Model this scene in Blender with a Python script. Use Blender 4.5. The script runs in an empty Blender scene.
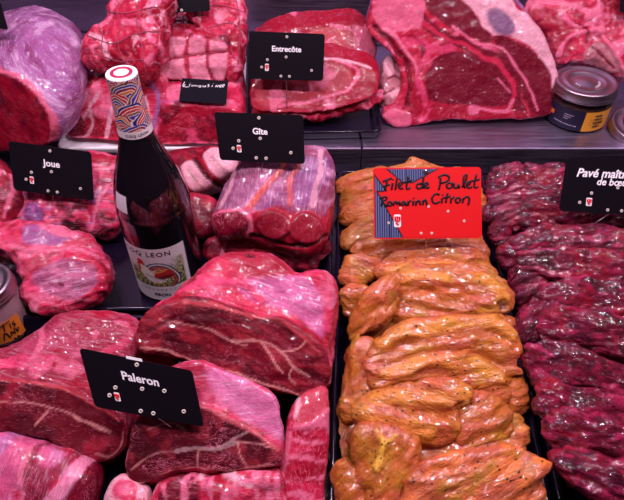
import bpy, bmesh, math, random
import numpy as np
from mathutils import Vector
from mathutils.bvhtree import BVHTree

scene = bpy.context.scene
COL = scene.collection
R = math.radians

# ------------------------------------------------------------------ camera
CAM_H = 0.57
F_PX = 600.0
cam_d = bpy.data.cameras.new('camera')
cam = bpy.data.objects.new('camera', cam_d)
COL.objects.link(cam)
cam.location = (0, 0, CAM_H)
cam.rotation_euler = (R(45), 0, 0)
cam_d.sensor_fit = 'HORIZONTAL'
cam_d.sensor_width = 36.0
cam_d.lens = 36.0 * F_PX / 624.0
cam_d.clip_start = 0.01
scene.camera = cam
C45 = math.sqrt(0.5)

def ray(x, y):
    u = (x - 312.0) / F_PX; v = (250.0 - y) / F_PX
    return np.array([u, C45 * (1 + v), -C45 * (1 - v)])

EYE = np.array([0, 0, CAM_H])

def at_z(x, y, z):
    d = ray(x, y); t = (z - CAM_H) / d[2]
    return EYE + d * t

class Plane:
    """a working plane in the place: through the point seen at (x, y) that stands at height z; pitch 90 = lying flat, 0 = upright"""
    def __init__(s, x, y, z, pitch, yaw=0.0, roll=0.0, o=None):
        s.o = at_z(x, y, z) if o is None else np.array(o, float)
        s.args = (pitch, yaw, roll)
        p, w = R(pitch), R(yaw)
        s.n = np.array([math.sin(w) * math.cos(p), -math.cos(w) * math.cos(p), math.sin(p)])
        e = np.array([math.cos(w), math.sin(w), 0.0])
        f = np.cross(s.n, e)
        a = R(roll)
        s.e = e * math.cos(a) + f * math.sin(a)
        s.f = np.cross(s.n, s.e)
    def up(s, h):
        return Plane(0, 0, 0, *s.args, o=s.o + s.n * h)
    def hit(s, x, y):
        d = ray(x, y)
        t = np.dot(s.o - EYE, s.n) / np.dot(d, s.n)
        return EYE + d * t
    def uv(s, P):
        q = np.asarray(P) - s.o
        return np.stack([q @ s.e, q @ s.f, q @ s.n], -1)
    def world(s, uvw):
        uvw = np.asarray(uvw, float)
        return s.o + uvw[..., 0:1] * s.e + uvw[..., 1:2] * s.f + uvw[..., 2:3] * s.n
    def px(s, pts):
        return s.uv(np.array([s.hit(x, y) for x, y in pts]))[:, :2]

# ------------------------------------------------------------------ numpy noise
_rs = np.random.RandomState(7)
_perm = np.concatenate([_rs.permutation(256)] * 3).astype(np.int64)
_g = _rs.normal(size=(256, 3)); _g /= np.linalg.norm(_g, axis=1)[:, None]
def perlin(P):
    P = np.asarray(P, float)
    i = np.floor(P).astype(np.int64); f = P - i; i &= 255
    w = f * f * f * (f * (f * 6 - 15) + 10)
    out = 0
    for dx in (0, 1):
        for dy in (0, 1):
            for dz in (0, 1):
                h = _perm[_perm[_perm[(i[:, 0] + dx) & 255] + ((i[:, 1] + dy) & 255)] + ((i[:, 2] + dz) & 255)] & 255
                g = _g[h]
                d = g[:, 0] * (f[:, 0] - dx) + g[:, 1] * (f[:, 1] - dy) + g[:, 2] * (f[:, 2] - dz)
                wx = w[:, 0] if dx else 1 - w[:, 0]
                wy = w[:, 1] if dy else 1 - w[:, 1]
                wz = w[:, 2] if dz else 1 - w[:, 2]
                out = out + d * wx * wy * wz
    return out * 1.6
def fbm(P, oct=3):
    a, s, o = 1.0, 1.0, 0
    for k in range(oct):
        o = o + a * perlin(P * s + 17.3 * k); a *= .5; s *= 2.03
    return o
def sstep(a, b, x):
    t = np.clip((x - a) / (b - a + 1e-12), 0, 1); return t * t * (3 - 2 * t)

def seg_dist(uv, pts, closed=False):
    pts = np.asarray(pts); n = len(pts)
    best = np.full(len(uv), 1e9)
    for k in range(n if closed else n - 1):
        a = pts[k]; b = pts[(k + 1) % n]; ab = b - a
        t = np.clip(((uv - a) @ ab) / (ab @ ab + 1e-12), 0, 1)
        d = np.linalg.norm(uv - (a + t[:, None] * ab), axis=1)
        best = np.minimum(best, d)
    return best
def inside(uv, poly):
    c = np.zeros(len(uv), bool); n = len(poly)
    for k in range(n):
        a = poly[k]; b = poly[(k + 1) % n]
        m = (a[1] > uv[:, 1]) != (b[1] > uv[:, 1])
        xx = (b[0] - a[0]) * (uv[:, 1] - a[1]) / (b[1] - a[1] + 1e-12) + a[0]
        c ^= m & (uv[:, 0] < xx)
    return c
def sdist(uv, poly):
    d = seg_dist(uv, poly, True); return np.where(inside(uv, poly), d, -d)

def smooth_poly(p, n=64):
    """closed Catmull-Rom through the points, resampled evenly"""
    p = np.asarray(p, float); m = len(p); out = []
    for k in range(m):
        p0, p1, p2, p3 = p[k - 1], p[k], p[(k + 1) % m], p[(k + 2) % m]
        for t in np.linspace(0, 1, 8, endpoint=False):
            out.append(.5 * ((2 * p1) + (-p0 + p2) * t + (2 * p0 - 5 * p1 + 4 * p2 - p3) * t * t + (-p0 + 3 * p1 - 3 * p2 + p3) * t ** 3))
    out = np.array(out); q = np.vstack([out, out[:1]])
    L = np.concatenate([[0], np.cumsum(np.linalg.norm(np.diff(q, axis=0), axis=1))])
    s = np.linspace(0, L[-1], n, endpoint=False)
    return np.stack([np.interp(s, L, q[:, i]) for i in range(q.shape[1])], 1)
def smooth_line(p, n=40):
    p = np.asarray(p, float)
    if len(p) < 3: return np.array([p[0] + (p[-1] - p[0]) * t for t in np.linspace(0, 1, n)])
    q = np.vstack([2 * p[0] - p[1], p, 2 * p[-1] - p[-2]]); out = []
    for k in range(1, len(q) - 2):
        p0, p1, p2, p3 = q[k - 1], q[k], q[k + 1], q[k + 2]
        for t in np.linspace(0, 1, 8, endpoint=False):
            out.append(.5 * ((2 * p1) + (-p0 + p2) * t + (2 * p0 - 5 * p1 + 4 * p2 - p3) * t * t + (-p0 + 3 * p1 - 3 * p2 + p3) * t ** 3))
    out.append(p[-1]); out = np.array(out)
    L = np.concatenate([[0], np.cumsum(np.linalg.norm(np.diff(out, axis=0), axis=1))])
    s = np.linspace(0, L[-1], n)
    return np.stack([np.interp(s, L, out[:, i]) for i in range(out.shape[1])], 1)

# ------------------------------------------------------------------ objects
def tag(o, label=None, cat=None, group=None, kind=None):
    if label: o['label'] = label
    if cat: o['category'] = cat
    if group: o['group'] = group
    if kind: o['kind'] = kind
    return o
def mesh_obj(name, me, mat, parent=None):
    o = bpy.data.objects.new(name, me); COL.objects.link(o)
    if mat is not None: me.materials.clear(); me.materials.append(mat)
    if parent is not None:
        o.parent = parent
    return o
def from_data(name, verts, faces, mat, parent=None, smooth=True, origin=None):
    me = bpy.data.meshes.new(name)
    V = np.asarray(verts, float)
    org = np.array(origin if origin is not None else (0, 0, 0), float)
    me.from_pydata([tuple(v - org) for v in V], [], [tuple(f) for f in faces]); me.update()
    if smooth: me.polygons.foreach_set('use_smooth', [True] * len(me.polygons))
    o = mesh_obj(name, me, mat, None)
    o.location = org
    if parent is not None: put_under(o, parent)
    return o
def put_under(o, parent):
    bpy.context.view_layer.update()
    o.parent = parent
    o.matrix_parent_inverse = parent.matrix_world.inverted()
    return o
def empty(name, loc, label=None, cat=None, group=None):
    o = bpy.data.objects.new(name, None); COL.objects.link(o); o.location = loc
    o.empty_display_size = .01
    bpy.context.view_layer.update()
    return tag(o, label, cat, group)
def bm_obj(name, bm, mat, parent=None, smooth=False, bevel=0, seg=2):
    if bevel:
        bmesh.ops.bevel(bm, geom=bm.edges[:], offset=bevel, segments=seg, affect='EDGES', profile=.5)
    bmesh.ops.recalc_face_normals(bm, faces=bm.faces[:])
    me = bpy.data.meshes.new(name); bm.to_mesh(me); bm.free()
    if smooth: me.polygons.foreach_set('use_smooth', [True] * len(me.polygons))
    o = mesh_obj(name, me, mat)
    if parent is not None: put_under(o, parent)
    return o
def box_bm(x0, x1, y0, y1, z0, z1, bm=None):
    bm = bm or bmesh.new()
    v = [bm.verts.new(p) for p in ((x0, y0, z0), (x1, y0, z0), (x1, y1, z0), (x0, y1, z0), (x0, y0, z1), (x1, y0, z1), (x1, y1, z1), (x0, y1, z1))]
    for f in ((0, 3, 2, 1), (4, 5, 6, 7), (0, 1, 5, 4), (1, 2, 6, 5), (2, 3, 7, 6), (3, 0, 4, 7)):
        bm.faces.new([v[i] for i in f])
    return bm
def tube(name, pts, r, mat, parent=None, seg=8, closed=False):
    pts = np.asarray(pts, float); n = len(pts); V = []; F = []
    rr = np.broadcast_to(np.asarray(r, float), (n,))
    T = np.gradient(pts, axis=0); T /= np.linalg.norm(T, axis=1)[:, None] + 1e-12
    up = np.array([0, 0, 1.0]) if abs(T[0][2]) < .9 else np.array([1.0, 0, 0])
    a = np.cross(T[0], up); a /= np.linalg.norm(a)
    for k in range(n):
        a = a - T[k] * (a @ T[k]); a /= np.linalg.norm(a); b = np.cross(T[k], a)
        for j in range(seg):
            t = 2 * math.pi * j / seg; V.append(pts[k] + rr[k] * (a * math.cos(t) + b * math.sin(t)))
    for k in range(n - 1):
        for j in range(seg):
            j2 = (j + 1) % seg; F.append((k * seg + j, k * seg + j2, (k + 1) * seg + j2, (k + 1) * seg + j))
    F.append(tuple(range(seg))[::-1]); F.append(tuple((n - 1) * seg + j for j in range(seg)))
    return from_data(name, V, F, mat, parent)
def lathe(name, prof, mat, loc, parent=None, seg=64, smooth=True, cap=True):
    V = []; F = []; n = len(prof)
    for r, z in prof:
        for j in range(seg):
            t = 2 * math.pi * j / seg; V.append((loc[0] + r * math.cos(t), loc[1] + r * math.sin(t), loc[2] + z))
    for k in range(n - 1):
        for j in range(seg):
            j2 = (j + 1) % seg; F.append((k * seg + j, k * seg + j2, (k + 1) * seg + j2, (k + 1) * seg + j))
    if cap:
        F.append(tuple(range(seg))[::-1]); F.append(tuple((n - 1) * seg + j for j in range(seg)))
    return from_data(name, V, F, mat, parent, smooth)

# ------------------------------------------------------------------ materials
def lin(r, g, b):
    f = lambda c: (c / 255 / 12.92) if c / 255 <= .04045 else ((c / 255 + .055) / 1.055) ** 2.4
    return (f(r), f(g), f(b))
def mat_basic(name, col, rough=.5, metal=0, spec=.5, coat=0, trans=0, ior=1.45):
    m = bpy.data.materials.new(name); m.use_nodes = True
    b = m.node_tree.nodes['Principled BSDF']
    b.inputs['Base Color'].default_value = (*col, 1); b.inputs['Roughness'].default_value = rough
    b.inputs['Metallic'].default_value = metal; b.inputs['Specular IOR Level'].default_value = spec
    b.inputs['Coat Weight'].default_value = coat; b.inputs['Coat Roughness'].default_value = .08
    b.inputs['Transmission Weight'].default_value = trans; b.inputs['IOR'].default_value = ior
    return m
class NT:
    def __init__(s, m):
        s.t = m.node_tree; s.b = s.t.nodes['Principled BSDF']
    def n(s, typ, **kw):
        nd = s.t.nodes.new(typ)
        for k, v in kw.items():
            if k.startswith('i_'): nd.inputs[k[2:].replace('_', ' ')].default_value = v
            else: setattr(nd, k, v)
        return nd
    def l(s, a, b): s.t.links.new(a, b)
    def attr(s, name): return s.n('ShaderNodeAttribute', attribute_name=name)
    def noise(s, vec, scale, detail=3, rough=.55, dist=0):
        nd = s.n('ShaderNodeTexNoise'); nd.inputs['Scale'].default_value = scale; nd.inputs['Detail'].default_value = detail
        nd.inputs['Roughness'].default_value = rough; nd.inputs['Distortion'].default_value = dist
        s.l(vec, nd.inputs['Vector']); return nd.outputs['Fac']
    def voro(s, vec, scale, feat='F1', rnd=1):
        nd = s.n('ShaderNodeTexVoronoi', feature=feat); nd.inputs['Scale'].default_value = scale; nd.inputs['Randomness'].default_value = rnd
        s.l(vec, nd.inputs['Vector']); return nd
    def maprange(s, v, a, b, c=0, d=1, smooth=True):
        nd = s.n('ShaderNodeMapRange', interpolation_type='SMOOTHSTEP' if smooth else 'LINEAR')
        for i, x in zip((1, 2, 3, 4), (a, b, c, d)): nd.inputs[i].default_value = x
        s.l(v, nd.inputs[0]); return nd.outputs[0]
    def math(s, op, a, b=None):
        nd = s.n('ShaderNodeMath', operation=op)
        for i, x in enumerate((a, b)):
            if x is None: continue
            if isinstance(x, (int, float)): nd.inputs[i].default_value = x
            else: s.l(x, nd.inputs[i])
        return nd.outputs[0]
    def mix(s, f, a, b, blend='MIX'):
        nd = s.n('ShaderNodeMix', data_type='RGBA', blend_type=blend)
        for i, x in zip((0, 6, 7), (f, a, b)):
            if isinstance(x, (int, float)): nd.inputs[i].default_value = x
            elif isinstance(x, tuple): nd.inputs[i].default_value = (*x, 1) if len(x) == 3 else x
            else: s.l(x, nd.inputs[i])
        return nd.outputs[2]
    def vmul(s, v, xyz):
        nd = s.n('ShaderNodeVectorMath', operation='MULTIPLY'); s.l(v, nd.inputs[0]); nd.inputs[1].default_value = xyz; return nd.outputs[0]
    def bump(s, h, strength, dist, prev=None):
        nd = s.n('ShaderNodeBump'); nd.inputs['Strength'].default_value = strength; nd.inputs['Distance'].default_value = dist
        s.l(h, nd.inputs['Height'])
        if prev is not None: s.l(prev, nd.inputs['Normal'])
        return nd.outputs['Normal']

def meat_material(name='meat', marb_col=(.66, .16, .25), fib=(9, 60, 9), rough=(.34, .52)):
    m = mat_basic(name, (.5, .05, .1), .3); t = NT(m)
    col = t.attr('col').outputs['Color']; fc = t.attr('fc').outputs['Vector']
    mb = t.attr('marb').outputs['Fac']; mem = t.attr('mem').outputs['Fac']
    fine = t.vmul(fc, fib)
    n1 = t.noise(fine, 22, 4, .65, .6)              # fibre
    n2 = t.noise(fc, 90, 4, .6, 1.2)                 # mottling
    v1 = t.noise(t.vmul(fc, (2.2, 4.5, 3)), 24, 4, .62, 2.2)
    ridge = t.math('ABSOLUTE', t.math('SUBTRACT', v1, .5))
    vein = t.maprange(ridge, 0.002, .022, 1, 0)
    gate = t.maprange(t.noise(fc, 30, 2), .45, .62)
    vein = t.math('MULTIPLY', t.math('MULTIPLY', vein, gate), mb)
    dark = t.mix(t.maprange(n1, .35, .7, .0, .55, False), col, t.mix(1.0, col, (.50, .22, .34), 'MULTIPLY'))
    lite = t.mix(t.maprange(n2, .5, .8, 0, .4, False), dark, t.mix(1.0, dark, (1.5, 1.5, 1.6), 'MULTIPLY'))
    f1 = t.noise(t.vmul(fc, (1, 3.5, 2)), 170, 4, .65, 1.0)
    lite = t.mix(t.maprange(f1, .5, .72, 0, .5), lite, t.mix(1.0, lite, (.52, .30, .40), 'MULTIPLY'))
    f2 = t.noise(t.vmul(fc, (1, 3, 2)), 120, 4, .65, 1.5)
    lite = t.mix(t.maprange(f2, .56, .72, 0, .35), lite, marb_col)
    c = t.mix(vein, lite, marb_col)
    # silver-skin streaks
    st = t.noise(t.vmul(fc, (5, 55, 12)), 9, 4, .6, .4)
    c = t.mix(t.math('MULTIPLY', t.maprange(st, .5, .72), t.math('MULTIPLY', mem, .6)), c, (.80, .62, .80))
    t.l(c, t.b.inputs['Base Color'])
    t.l(t.maprange(n2, .3, .7, rough[0], rough[1]), t.b.inputs['Roughness'])
    b = t.bump(n1, .5, .0012)
    b = t.bump(n2, .5, .0022, b)
    b = t.bump(t.noise(fc, 330, 3), .5, .0010, b)
    t.l(b, t.b.inputs['Normal']); t.l(t.bump(t.noise(t.vmul(fc, (1, 2.0, 1.4)), 105, 2, .5, .6), .5, .0024), t.b.inputs['Coat Normal'])
    t.b.inputs['Subsurface Weight'].default_value = .12
    t.b.inputs['Subsurface Radius'].default_value = (1, .25, .25); t.b.inputs['Subsurface Scale'].default_value = .004
    t.b.inputs['Specular IOR Level'].default_value = .15; t.l(t.maprange(t.noise(t.vmul(fc, (1, 2, 1.4)), 150, 2, .5, .5), 0.44, 0.62, 0.04, 0.75), t.b.inputs['Coat Weight']); t.b.inputs['Coat Roughness'].default_value = 0.09; t.b.inputs['Coat IOR'].default_value = 1.8
    return m

def chicken_material():
    m = mat_basic('marinated_chicken', (.8, .3, .05), .22); t = NT(m)
    col = t.attr('col').outputs['Color']; fc = t.attr('fc').outputs['Vector']
    n2 = t.noise(fc, 45, 4, .6, 1.0); n3 = t.noise(t.vmul(fc, (1, 5, 2)), 60, 4, .6, .8)
    c = t.mix(t.maprange(n2, .4, .7, 0, .6), col, (.62, .15, .065))
    c = t.mix(t.maprange(n3, .5, .75, 0, .45), c, (.78, .33, .04))
    vo = t.voro(t.vmul(fc, (1, 1.6, 1.3)), 200)
    rn = t.maprange(vo.outputs['Color'], .54, .58)
    sp = t.math('MULTIPLY', t.maprange(vo.outputs['Distance'], .18, .32, 1, 0), rn)
    gate = t.maprange(t.noise(fc, 55, 2), .42, .56)
    c = t.mix(t.math('MULTIPLY', sp, gate), c, (.03, .014, .006))
    v2 = t.voro(t.vmul(fc, (1, 1, 1)), 150)
    sp2 = t.math('MULTIPLY', t.maprange(v2.outputs['Distance'], .08, .18, 1, 0), t.maprange(v2.outputs['Color'], .7, .75))
    c = t.mix(sp2, c, (.50, .06, .02))
    t.l(c, t.b.inputs['Base Color'])
    b = t.bump(t.noise(t.vmul(fc, (1, 3.5, 2)), 70, 5, .65, .8), .8, .0036)
    b = t.bump(t.noise(fc, 280, 3, .65), .65, .0018, b)
    b = t.bump(sp, .6, .0008, b)
    t.l(b, t.b.inputs['Normal']); t.l(t.bump(t.noise(t.vmul(fc, (1, 2.2, 1.4)), 105, 2, .5, .6), .8, .0030), t.b.inputs['Coat Normal'])
    t.b.inputs['Subsurface Weight'].default_value = .2
    t.b.inputs['Subsurface Radius'].default_value = (1, .4, .15); t.b.inputs['Subsurface Scale'].default_value = .005
    t.b.inputs['Roughness'].default_value = .4; t.b.inputs['Specular IOR Level'].default_value = .25
    t.l(t.maprange(t.noise(t.vmul(fc, (1, 2, 1.4)), 170, 2, .5, .5), 0.42, 0.56, 0.08, 1), t.b.inputs['Coat Weight']); t.b.inputs['Coat Roughness'].default_value = 0.09; t.b.inputs['Coat IOR'].default_value = 2.0
    return m

def beef_material():
    m = mat_basic('marinated_beef', (.3, .02, .06), .22); t = NT(m)
    col = t.attr('col').outputs['Color']; fc = t.attr('fc').outputs['Vector']
    n1 = t.noise(t.vmul(fc, (1, 4.5, 2)), 85, 5, .68, 1.2)
    n2 = t.noise(fc, 50, 4, .6, 1.0)
    c = t.mix(t.maprange(n1, .42, .72, 0, .75), col, (.36, .035, .12))
    c = t.mix(t.maprange(n2, .5, .68, 0, .8), c, (.045, .008, .012))
    n3 = t.noise(t.vmul(fc, (1, 3, 2)), 190, 4, .7, 1.0)
    c = t.mix(t.maprange(n3, .48, .68, 0, .75), c, t.mix(1.0, c, (.30, .15, .25), 'MULTIPLY'))
    vo = t.voro(t.vmul(fc, (1, 1.5, 1)), 330)
    sp = t.math('MULTIPLY', t.maprange(vo.outputs['Distance'], .15, .32, 1, 0), t.maprange(vo.outputs['Color'], .55, .6))
    c = t.mix(t.math('MULTIPLY', sp, .85), c, (.022, .018, .010))
    t.l(c, t.b.inputs['Base Color'])
    b = t.bump(n1, .8, .0035)
    b = t.bump(t.noise(fc, 450, 3, .7), .8, .0020, b)
    t.l(b, t.b.inputs['Normal']); t.l(t.bump(t.noise(t.vmul(fc, (1, 1.8, 1.4)), 170, 2, .5, .6), .9, .0028), t.b.inputs['Coat Normal'])
    t.b.inputs['Roughness'].default_value = .45; t.b.inputs['Specular IOR Level'].default_value = .1
    t.l(t.maprange(t.noise(t.vmul(fc, (1, 2, 1.4)), 300, 2, .5, .5), 0.48, 0.58, 0.0, 1), t.b.inputs['Coat Weight']); t.b.inputs['Coat Roughness'].default_value = 0.1; t.b.inputs['Coat IOR'].default_value = 2.5
    return m

M = {}
M['meat'] = meat_material()
M['chicken'] = chicken_material()
M['beef'] = beef_material()
def steel(name, col, rough):
    m = mat_basic(name, col, rough, 1.0); t = NT(m)
    tc = t.n('ShaderNodeTexCoord').outputs['Object']
    n = t.noise(t.vmul(tc, (2, 60, 60)), 6, 4)
    n2 = t.noise(tc, 14, 3)
    t.l(t.mix(t.maprange(n2, .35, .7, 0, .5), (*col,), tuple(c * .6 for c in col)), t.b.inputs['Base Color'])
    t.l(t.maprange(n, .3, .7, rough - .06, rough + .12), t.b.inputs['Roughness'])
    t.l(t.bump(n, .12, .001), t.b.inputs['Normal'])
    return m
M['steel'] = steel('brushed_steel', (.40, .33, .48), .40)
M['wall'] = steel('brushed_steel_wall', (.33, .24, .37), .42)
M['black_tray'] = mat_basic('black_plastic', (.007, .004, .014), .13, 0, .4)
M['white_tray'] = mat_basic('white_plastic', (.78, .74, .78), .3)
M['sign'] = mat_basic('sign_black', (.006, .004, .007), .35, 0, .25)
M['slate'] = mat_basic('slate_black', (.008, .007, .012), .7, 0, .05)
M['white'] = mat_basic('white_print', (.85, .83, .86), .5)
M['red_sign'] = mat_basic('sign_red', (.72, .010, .018), .35)
M['ink'] = mat_basic('black_ink', (.01, .006, .012), .45)
M['pin'] = mat_basic('steel_pin', (.6, .55, .6), .25, 1)
M['twine'] = mat_basic('twine', (.30, .05, .09), .8)
M['hole'] = mat_basic('pale_ring', (.62, .55, .5), .45)
M['glass_dark'] = mat_basic('dark_bottle_glass', (.006, .004, .006), .04, 0, .6, 1)
M['gold'] = mat_basic('yellow_label', (.85, .36, .03), .45)

def vcol_mat(name, rough=.4, coat=0):
    m = mat_basic(name, (1, 1, 1), rough, coat=coat); t = NT(m)
    t.l(t.attr('col').outputs['Color'], t.b.inputs['Base Color']); return m
M['label'] = vcol_mat('printed_label', .5)
M['capsule'] = vcol_mat('printed_capsule', .35)

# ------------------------------------------------------------------ meat builder
def set_attr(me, name, typ, arr):
    a = me.attributes.new(name, typ, 'POINT')
    if typ == 'FLOAT': a.data.foreach_set('value', np.asarray(arr, np.float32).ravel())
    elif typ == 'FLOAT_VECTOR': a.data.foreach_set('vector', np.asarray(arr, np.float32).ravel())
    else:
        arr = np.asarray(arr, np.float32); arr = np.hstack([arr, np.ones((len(arr), 1), np.float32)])
        a.data.foreach_set('color', arr.ravel())

SEED = [0]
TRAYS = []
def puffp(ht, hb, n=9, e=2.4, base=None):
    """rounded cushion profile: (height along the normal, scale)"""
    out = []
    for k in range(n + 1):
        a = -math.pi / 2 + math.pi * k / n
        c, s = math.cos(a), math.sin(a)
        h = (ht if s > 0 else hb) * math.copysign(abs(s) ** (2 / e), s)
        out.append((h, max(.05, abs(c) ** (2 / e))))
    return out

def piece(name, outline, plane, prof, base, layers=(), axis=None, vox=.0022, smooth=8, disp=((.004, 22, (1, 1, 1)),),
          marb=.6, mem=0.0, fib=0.0, mat='meat', label=None, cat='meat', group=None, shear=(0, 0), zmin=None, fscale=1.0, parent=None, warp=.0025, rings=None, seed=None):
    SEED[0] += 1; sd = SEED[0] * 3.71 if seed is None else seed
    out = smooth_poly(plane.px(outline), 72)
    cen = out.mean(0)
    ax = plane.uv(plane.o - np.asarray(axis, float)) if axis is not None else np.array([0, 0, 1.0])
    ax = np.asarray(ax, float)
    V = []; F = []; N = len(out)
    if rings is not None:
        prof = rings
        for q, h in rings: V.append(np.hstack([q, np.full((N, 1), h)]))
    for (h, s) in (() if rings is not None else prof):
        c = cen + ax[:2] * h
        ring = c + (out - cen) * s
        w = np.full((N, 1), ax[2] * h)
        V.append(np.hstack([ring, w]))
    V = np.vstack(V)
    K = len(prof)
    for k in range(K - 1):
        for j in range(N):
            j2 = (j + 1) % N; F.append((k * N + j, k * N + j2, (k + 1) * N + j2, (k + 1) * N + j))
    F.append(tuple(range(N))[::-1]); F.append(tuple((K - 1) * N + j for j in range(N)))
    me = bpy.data.meshes.new('t'); me.from_pydata([tuple(v) for v in V], [], F); me.update()
    bm = bmesh.new(); bm.from_mesh(me)
    bmesh.ops.recalc_face_normals(bm, faces=bm.faces[:]); bm.to_mesh(me); bm.free()
    o = bpy.data.objects.new('t', me); COL.objects.link(o)
    md = o.modifiers.new('r', 'REMESH'); md.mode = 'VOXEL'; md.voxel_size = vox; md.adaptivity = 0
    if smooth:
        ms = o.modifiers.new('s', 'SMOOTH'); ms.factor = .5; ms.iterations = smooth
    dg = bpy.context.evaluated_depsgraph_get()
    me2 = bpy.data.meshes.new_from_object(o.evaluated_get(dg))
    bpy.data.objects.remove(o); bpy.data.meshes.remove(me)
    n = len(me2.vertices)
    P = np.empty(n * 3, np.float64); me2.vertices.foreach_get('co', P); P = P.reshape(-1, 3)
    Nn = np.empty(n * 3, np.float64); me2.vertices.foreach_get('normal', Nn); Nn = Nn.reshape(-1, 3)
    # fibre-frame coordinates
    a = R(fib); ca, sa = math.cos(a), math.sin(a)
    U = np.stack([P[:, 0] * ca + P[:, 1] * sa, -P[:, 0] * sa + P[:, 1] * ca, P[:, 2]], 1)
    wv = np.stack([fbm(U * 30 + sd, 2), fbm(U * 30 + sd + 50, 2), fbm(U * 30 + sd + 90, 2)], 1)
    P0 = P.copy()
    D = np.zeros(n)
    for (amp, sc, st) in disp:
        q = (U + wv * .006) * sc * np.array(st) + sd
        r = fbm(q, 3)
        D += amp * r
    colr = np.tile(np.array(base, float), (n, 1))
    mb = np.full(n, float(marb)); mm = np.full(n, float(mem))
    uvw = P0 + wv * warp
    uv = uvw[:, :2]
    for L in layers:
        kind = L['k']
        msk = None
        pl2 = L.get('pl')
        if pl2 is not None:
            W = plane.world(P0) + (wv * warp); q3 = pl2.uv(W); quv = q3[:, :2]; qw = q3[:, 2]
        else:
            quv = uv; qw = P0[:, 2]
            pl2 = plane
        off = L.get('off', 0.0)
        pp = pl2.up(off) if off else pl2
        soft = L.get('soft', .0015)
        if kind == 'poly':
            msk = sstep(-soft, soft, sdist(quv, smooth_poly(pp.px(L['p']), 60) if L.get('sm', 1) else pp.px(L['p'])))
        elif kind == 'line':
            w = L['w']; d = seg_dist(quv, smooth_line(pp.px(L['p'])))
            wvar = w * (1 + .5 * fbm(uvw * 60 + sd, 2))
            msk = 1 - sstep(wvar * .5, wvar * .5 + soft, d)
        elif kind == 'rim':
            d = sdist(quv, out); wvar = L['w'] * (1 + .6 * fbm(uvw * 40 + sd, 2)); msk = 1 - sstep(wvar - soft, wvar + soft, d)
        elif kind == 'noise':
            q = (U + wv * .004) * L['sc'] * np.array(L.get('st', (1, 1, 1))) + sd + L.get('sd', 0)
            r = fbm(q, 3)
            if L.get('ridge'): r = 1 - np.abs(r) * 3
            msk = sstep(L['lo'], L['hi'], r)
        elif kind == 'all':
            msk = np.ones(n)
        if 'wr' in L:      # only between these heights along the plane's normal
            lo, hi = L['wr']; s2 = L.get('ws', .003)
            msk = msk * sstep(lo - s2, lo + s2, qw) * (1 - sstep(hi - s2, hi + s2, qw))
        if 'face' in L:    # only where the surface faces that way (plane frame of its own plane)
            nv = np.array(L['face'], float); lo, hi = L.get('fr', (.3, .6))
            Wn = Nn @ np.stack([plane.e, plane.f, plane.n])
            msk = msk * sstep(lo, hi, Wn @ nv)
        msk = msk * L.get('a', 1)
        if 'c' in L:
            colr = colr * (1 - msk[:, None]) + np.array(L['c'], float) * msk[:, None]
        if 'marb' in L: mb = mb * (1 - msk) + L['marb'] * msk
        if 'mem' in L: mm = mm * (1 - msk) + L['mem'] * msk
        if 'h' in L: D += L['h'] * msk
    P = P + Nn * D[:, None]
    W = plane.world(P)
    if zmin is not None:
        fl = np.full(n, zmin)
        if TRAYS and zmin < .03:
            ok = np.zeros(n, bool)
            for tp in TRAYS: ok |= sdist(W[:, :2], tp) > .017
            fl = np.where(ok, zmin, .0312)
        W[:, 2] = np.maximum(W[:, 2], fl + .0004 * (1 + fbm(W * 60, 1)))
    org = W.mean(0); org[2] = W[:, 2].min()
    me2.vertices.foreach_set('co', (W - org).ravel())
    set_attr(me2, 'col', 'FLOAT_COLOR', np.clip(colr, 0, 1))
    set_attr(me2, 'fc', 'FLOAT_VECTOR', U * fscale + sd * .37)
    set_attr(me2, 'marb', 'FLOAT', mb); set_attr(me2, 'mem', 'FLOAT', mm)
    me2.polygons.foreach_set('use_smooth', [True] * len(me2.polygons)); me2.update()
    me2.name = name
    o = mesh_obj(name, me2, M[mat]); o.location = org
    if parent is not None: put_under(o, parent)
    elif label: tag(o, label, cat, group)
    bpy.context.view_layer.update()
    o2 = (o, W, me2)
    return o2

def drape(pc, plane, pts, r, mat, name='twine', off=.0004, n=60, parent=None, reach=.2):
    """a string laid on a piece: the polyline is dropped along the plane's normal on to the surface"""
    o, W, me = pc
    polys = [tuple(p.vertices) for p in me.polygons]
    bv = pc_bvh(pc)
    L = smooth_line(plane.px(pts), n); out = []
    for u, v in L:
        s = plane.world(np.array([u, v, reach]))
        h = bv.ray_cast(Vector(s), Vector(-plane.n), reach * 2)
        if h[0] is not None: out.append(np.array(h[0]) + np.array(h[1]) * off)
    if len(out) < 4: return None
    return tube(name, np.array(out), r, mat, parent or o, 6)
_bv = {}
def pc_bvh(pc):
    if pc[0].name not in _bv:
        _bv[pc[0].name] = BVHTree.FromPolygons([Vector(w) for w in pc[1]], [tuple(p.vertices) for p in pc[2].polygons])
    return _bv[pc[0].name]
def surf(pcs, x, y):
    """first meat surface met looking at pixel (x, y): used only to find where a pin enters"""
    d = ray(x, y); d = d / np.linalg.norm(d); best = None
    for pc in pcs:
        h = pc_bvh(pc).ray_cast(Vector(EYE), Vector(d))
        if h[0] is not None and (best is None or h[3] < best[1]): best = (np.array(h[0]), h[3])
    return None if best is None else best[0]

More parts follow.
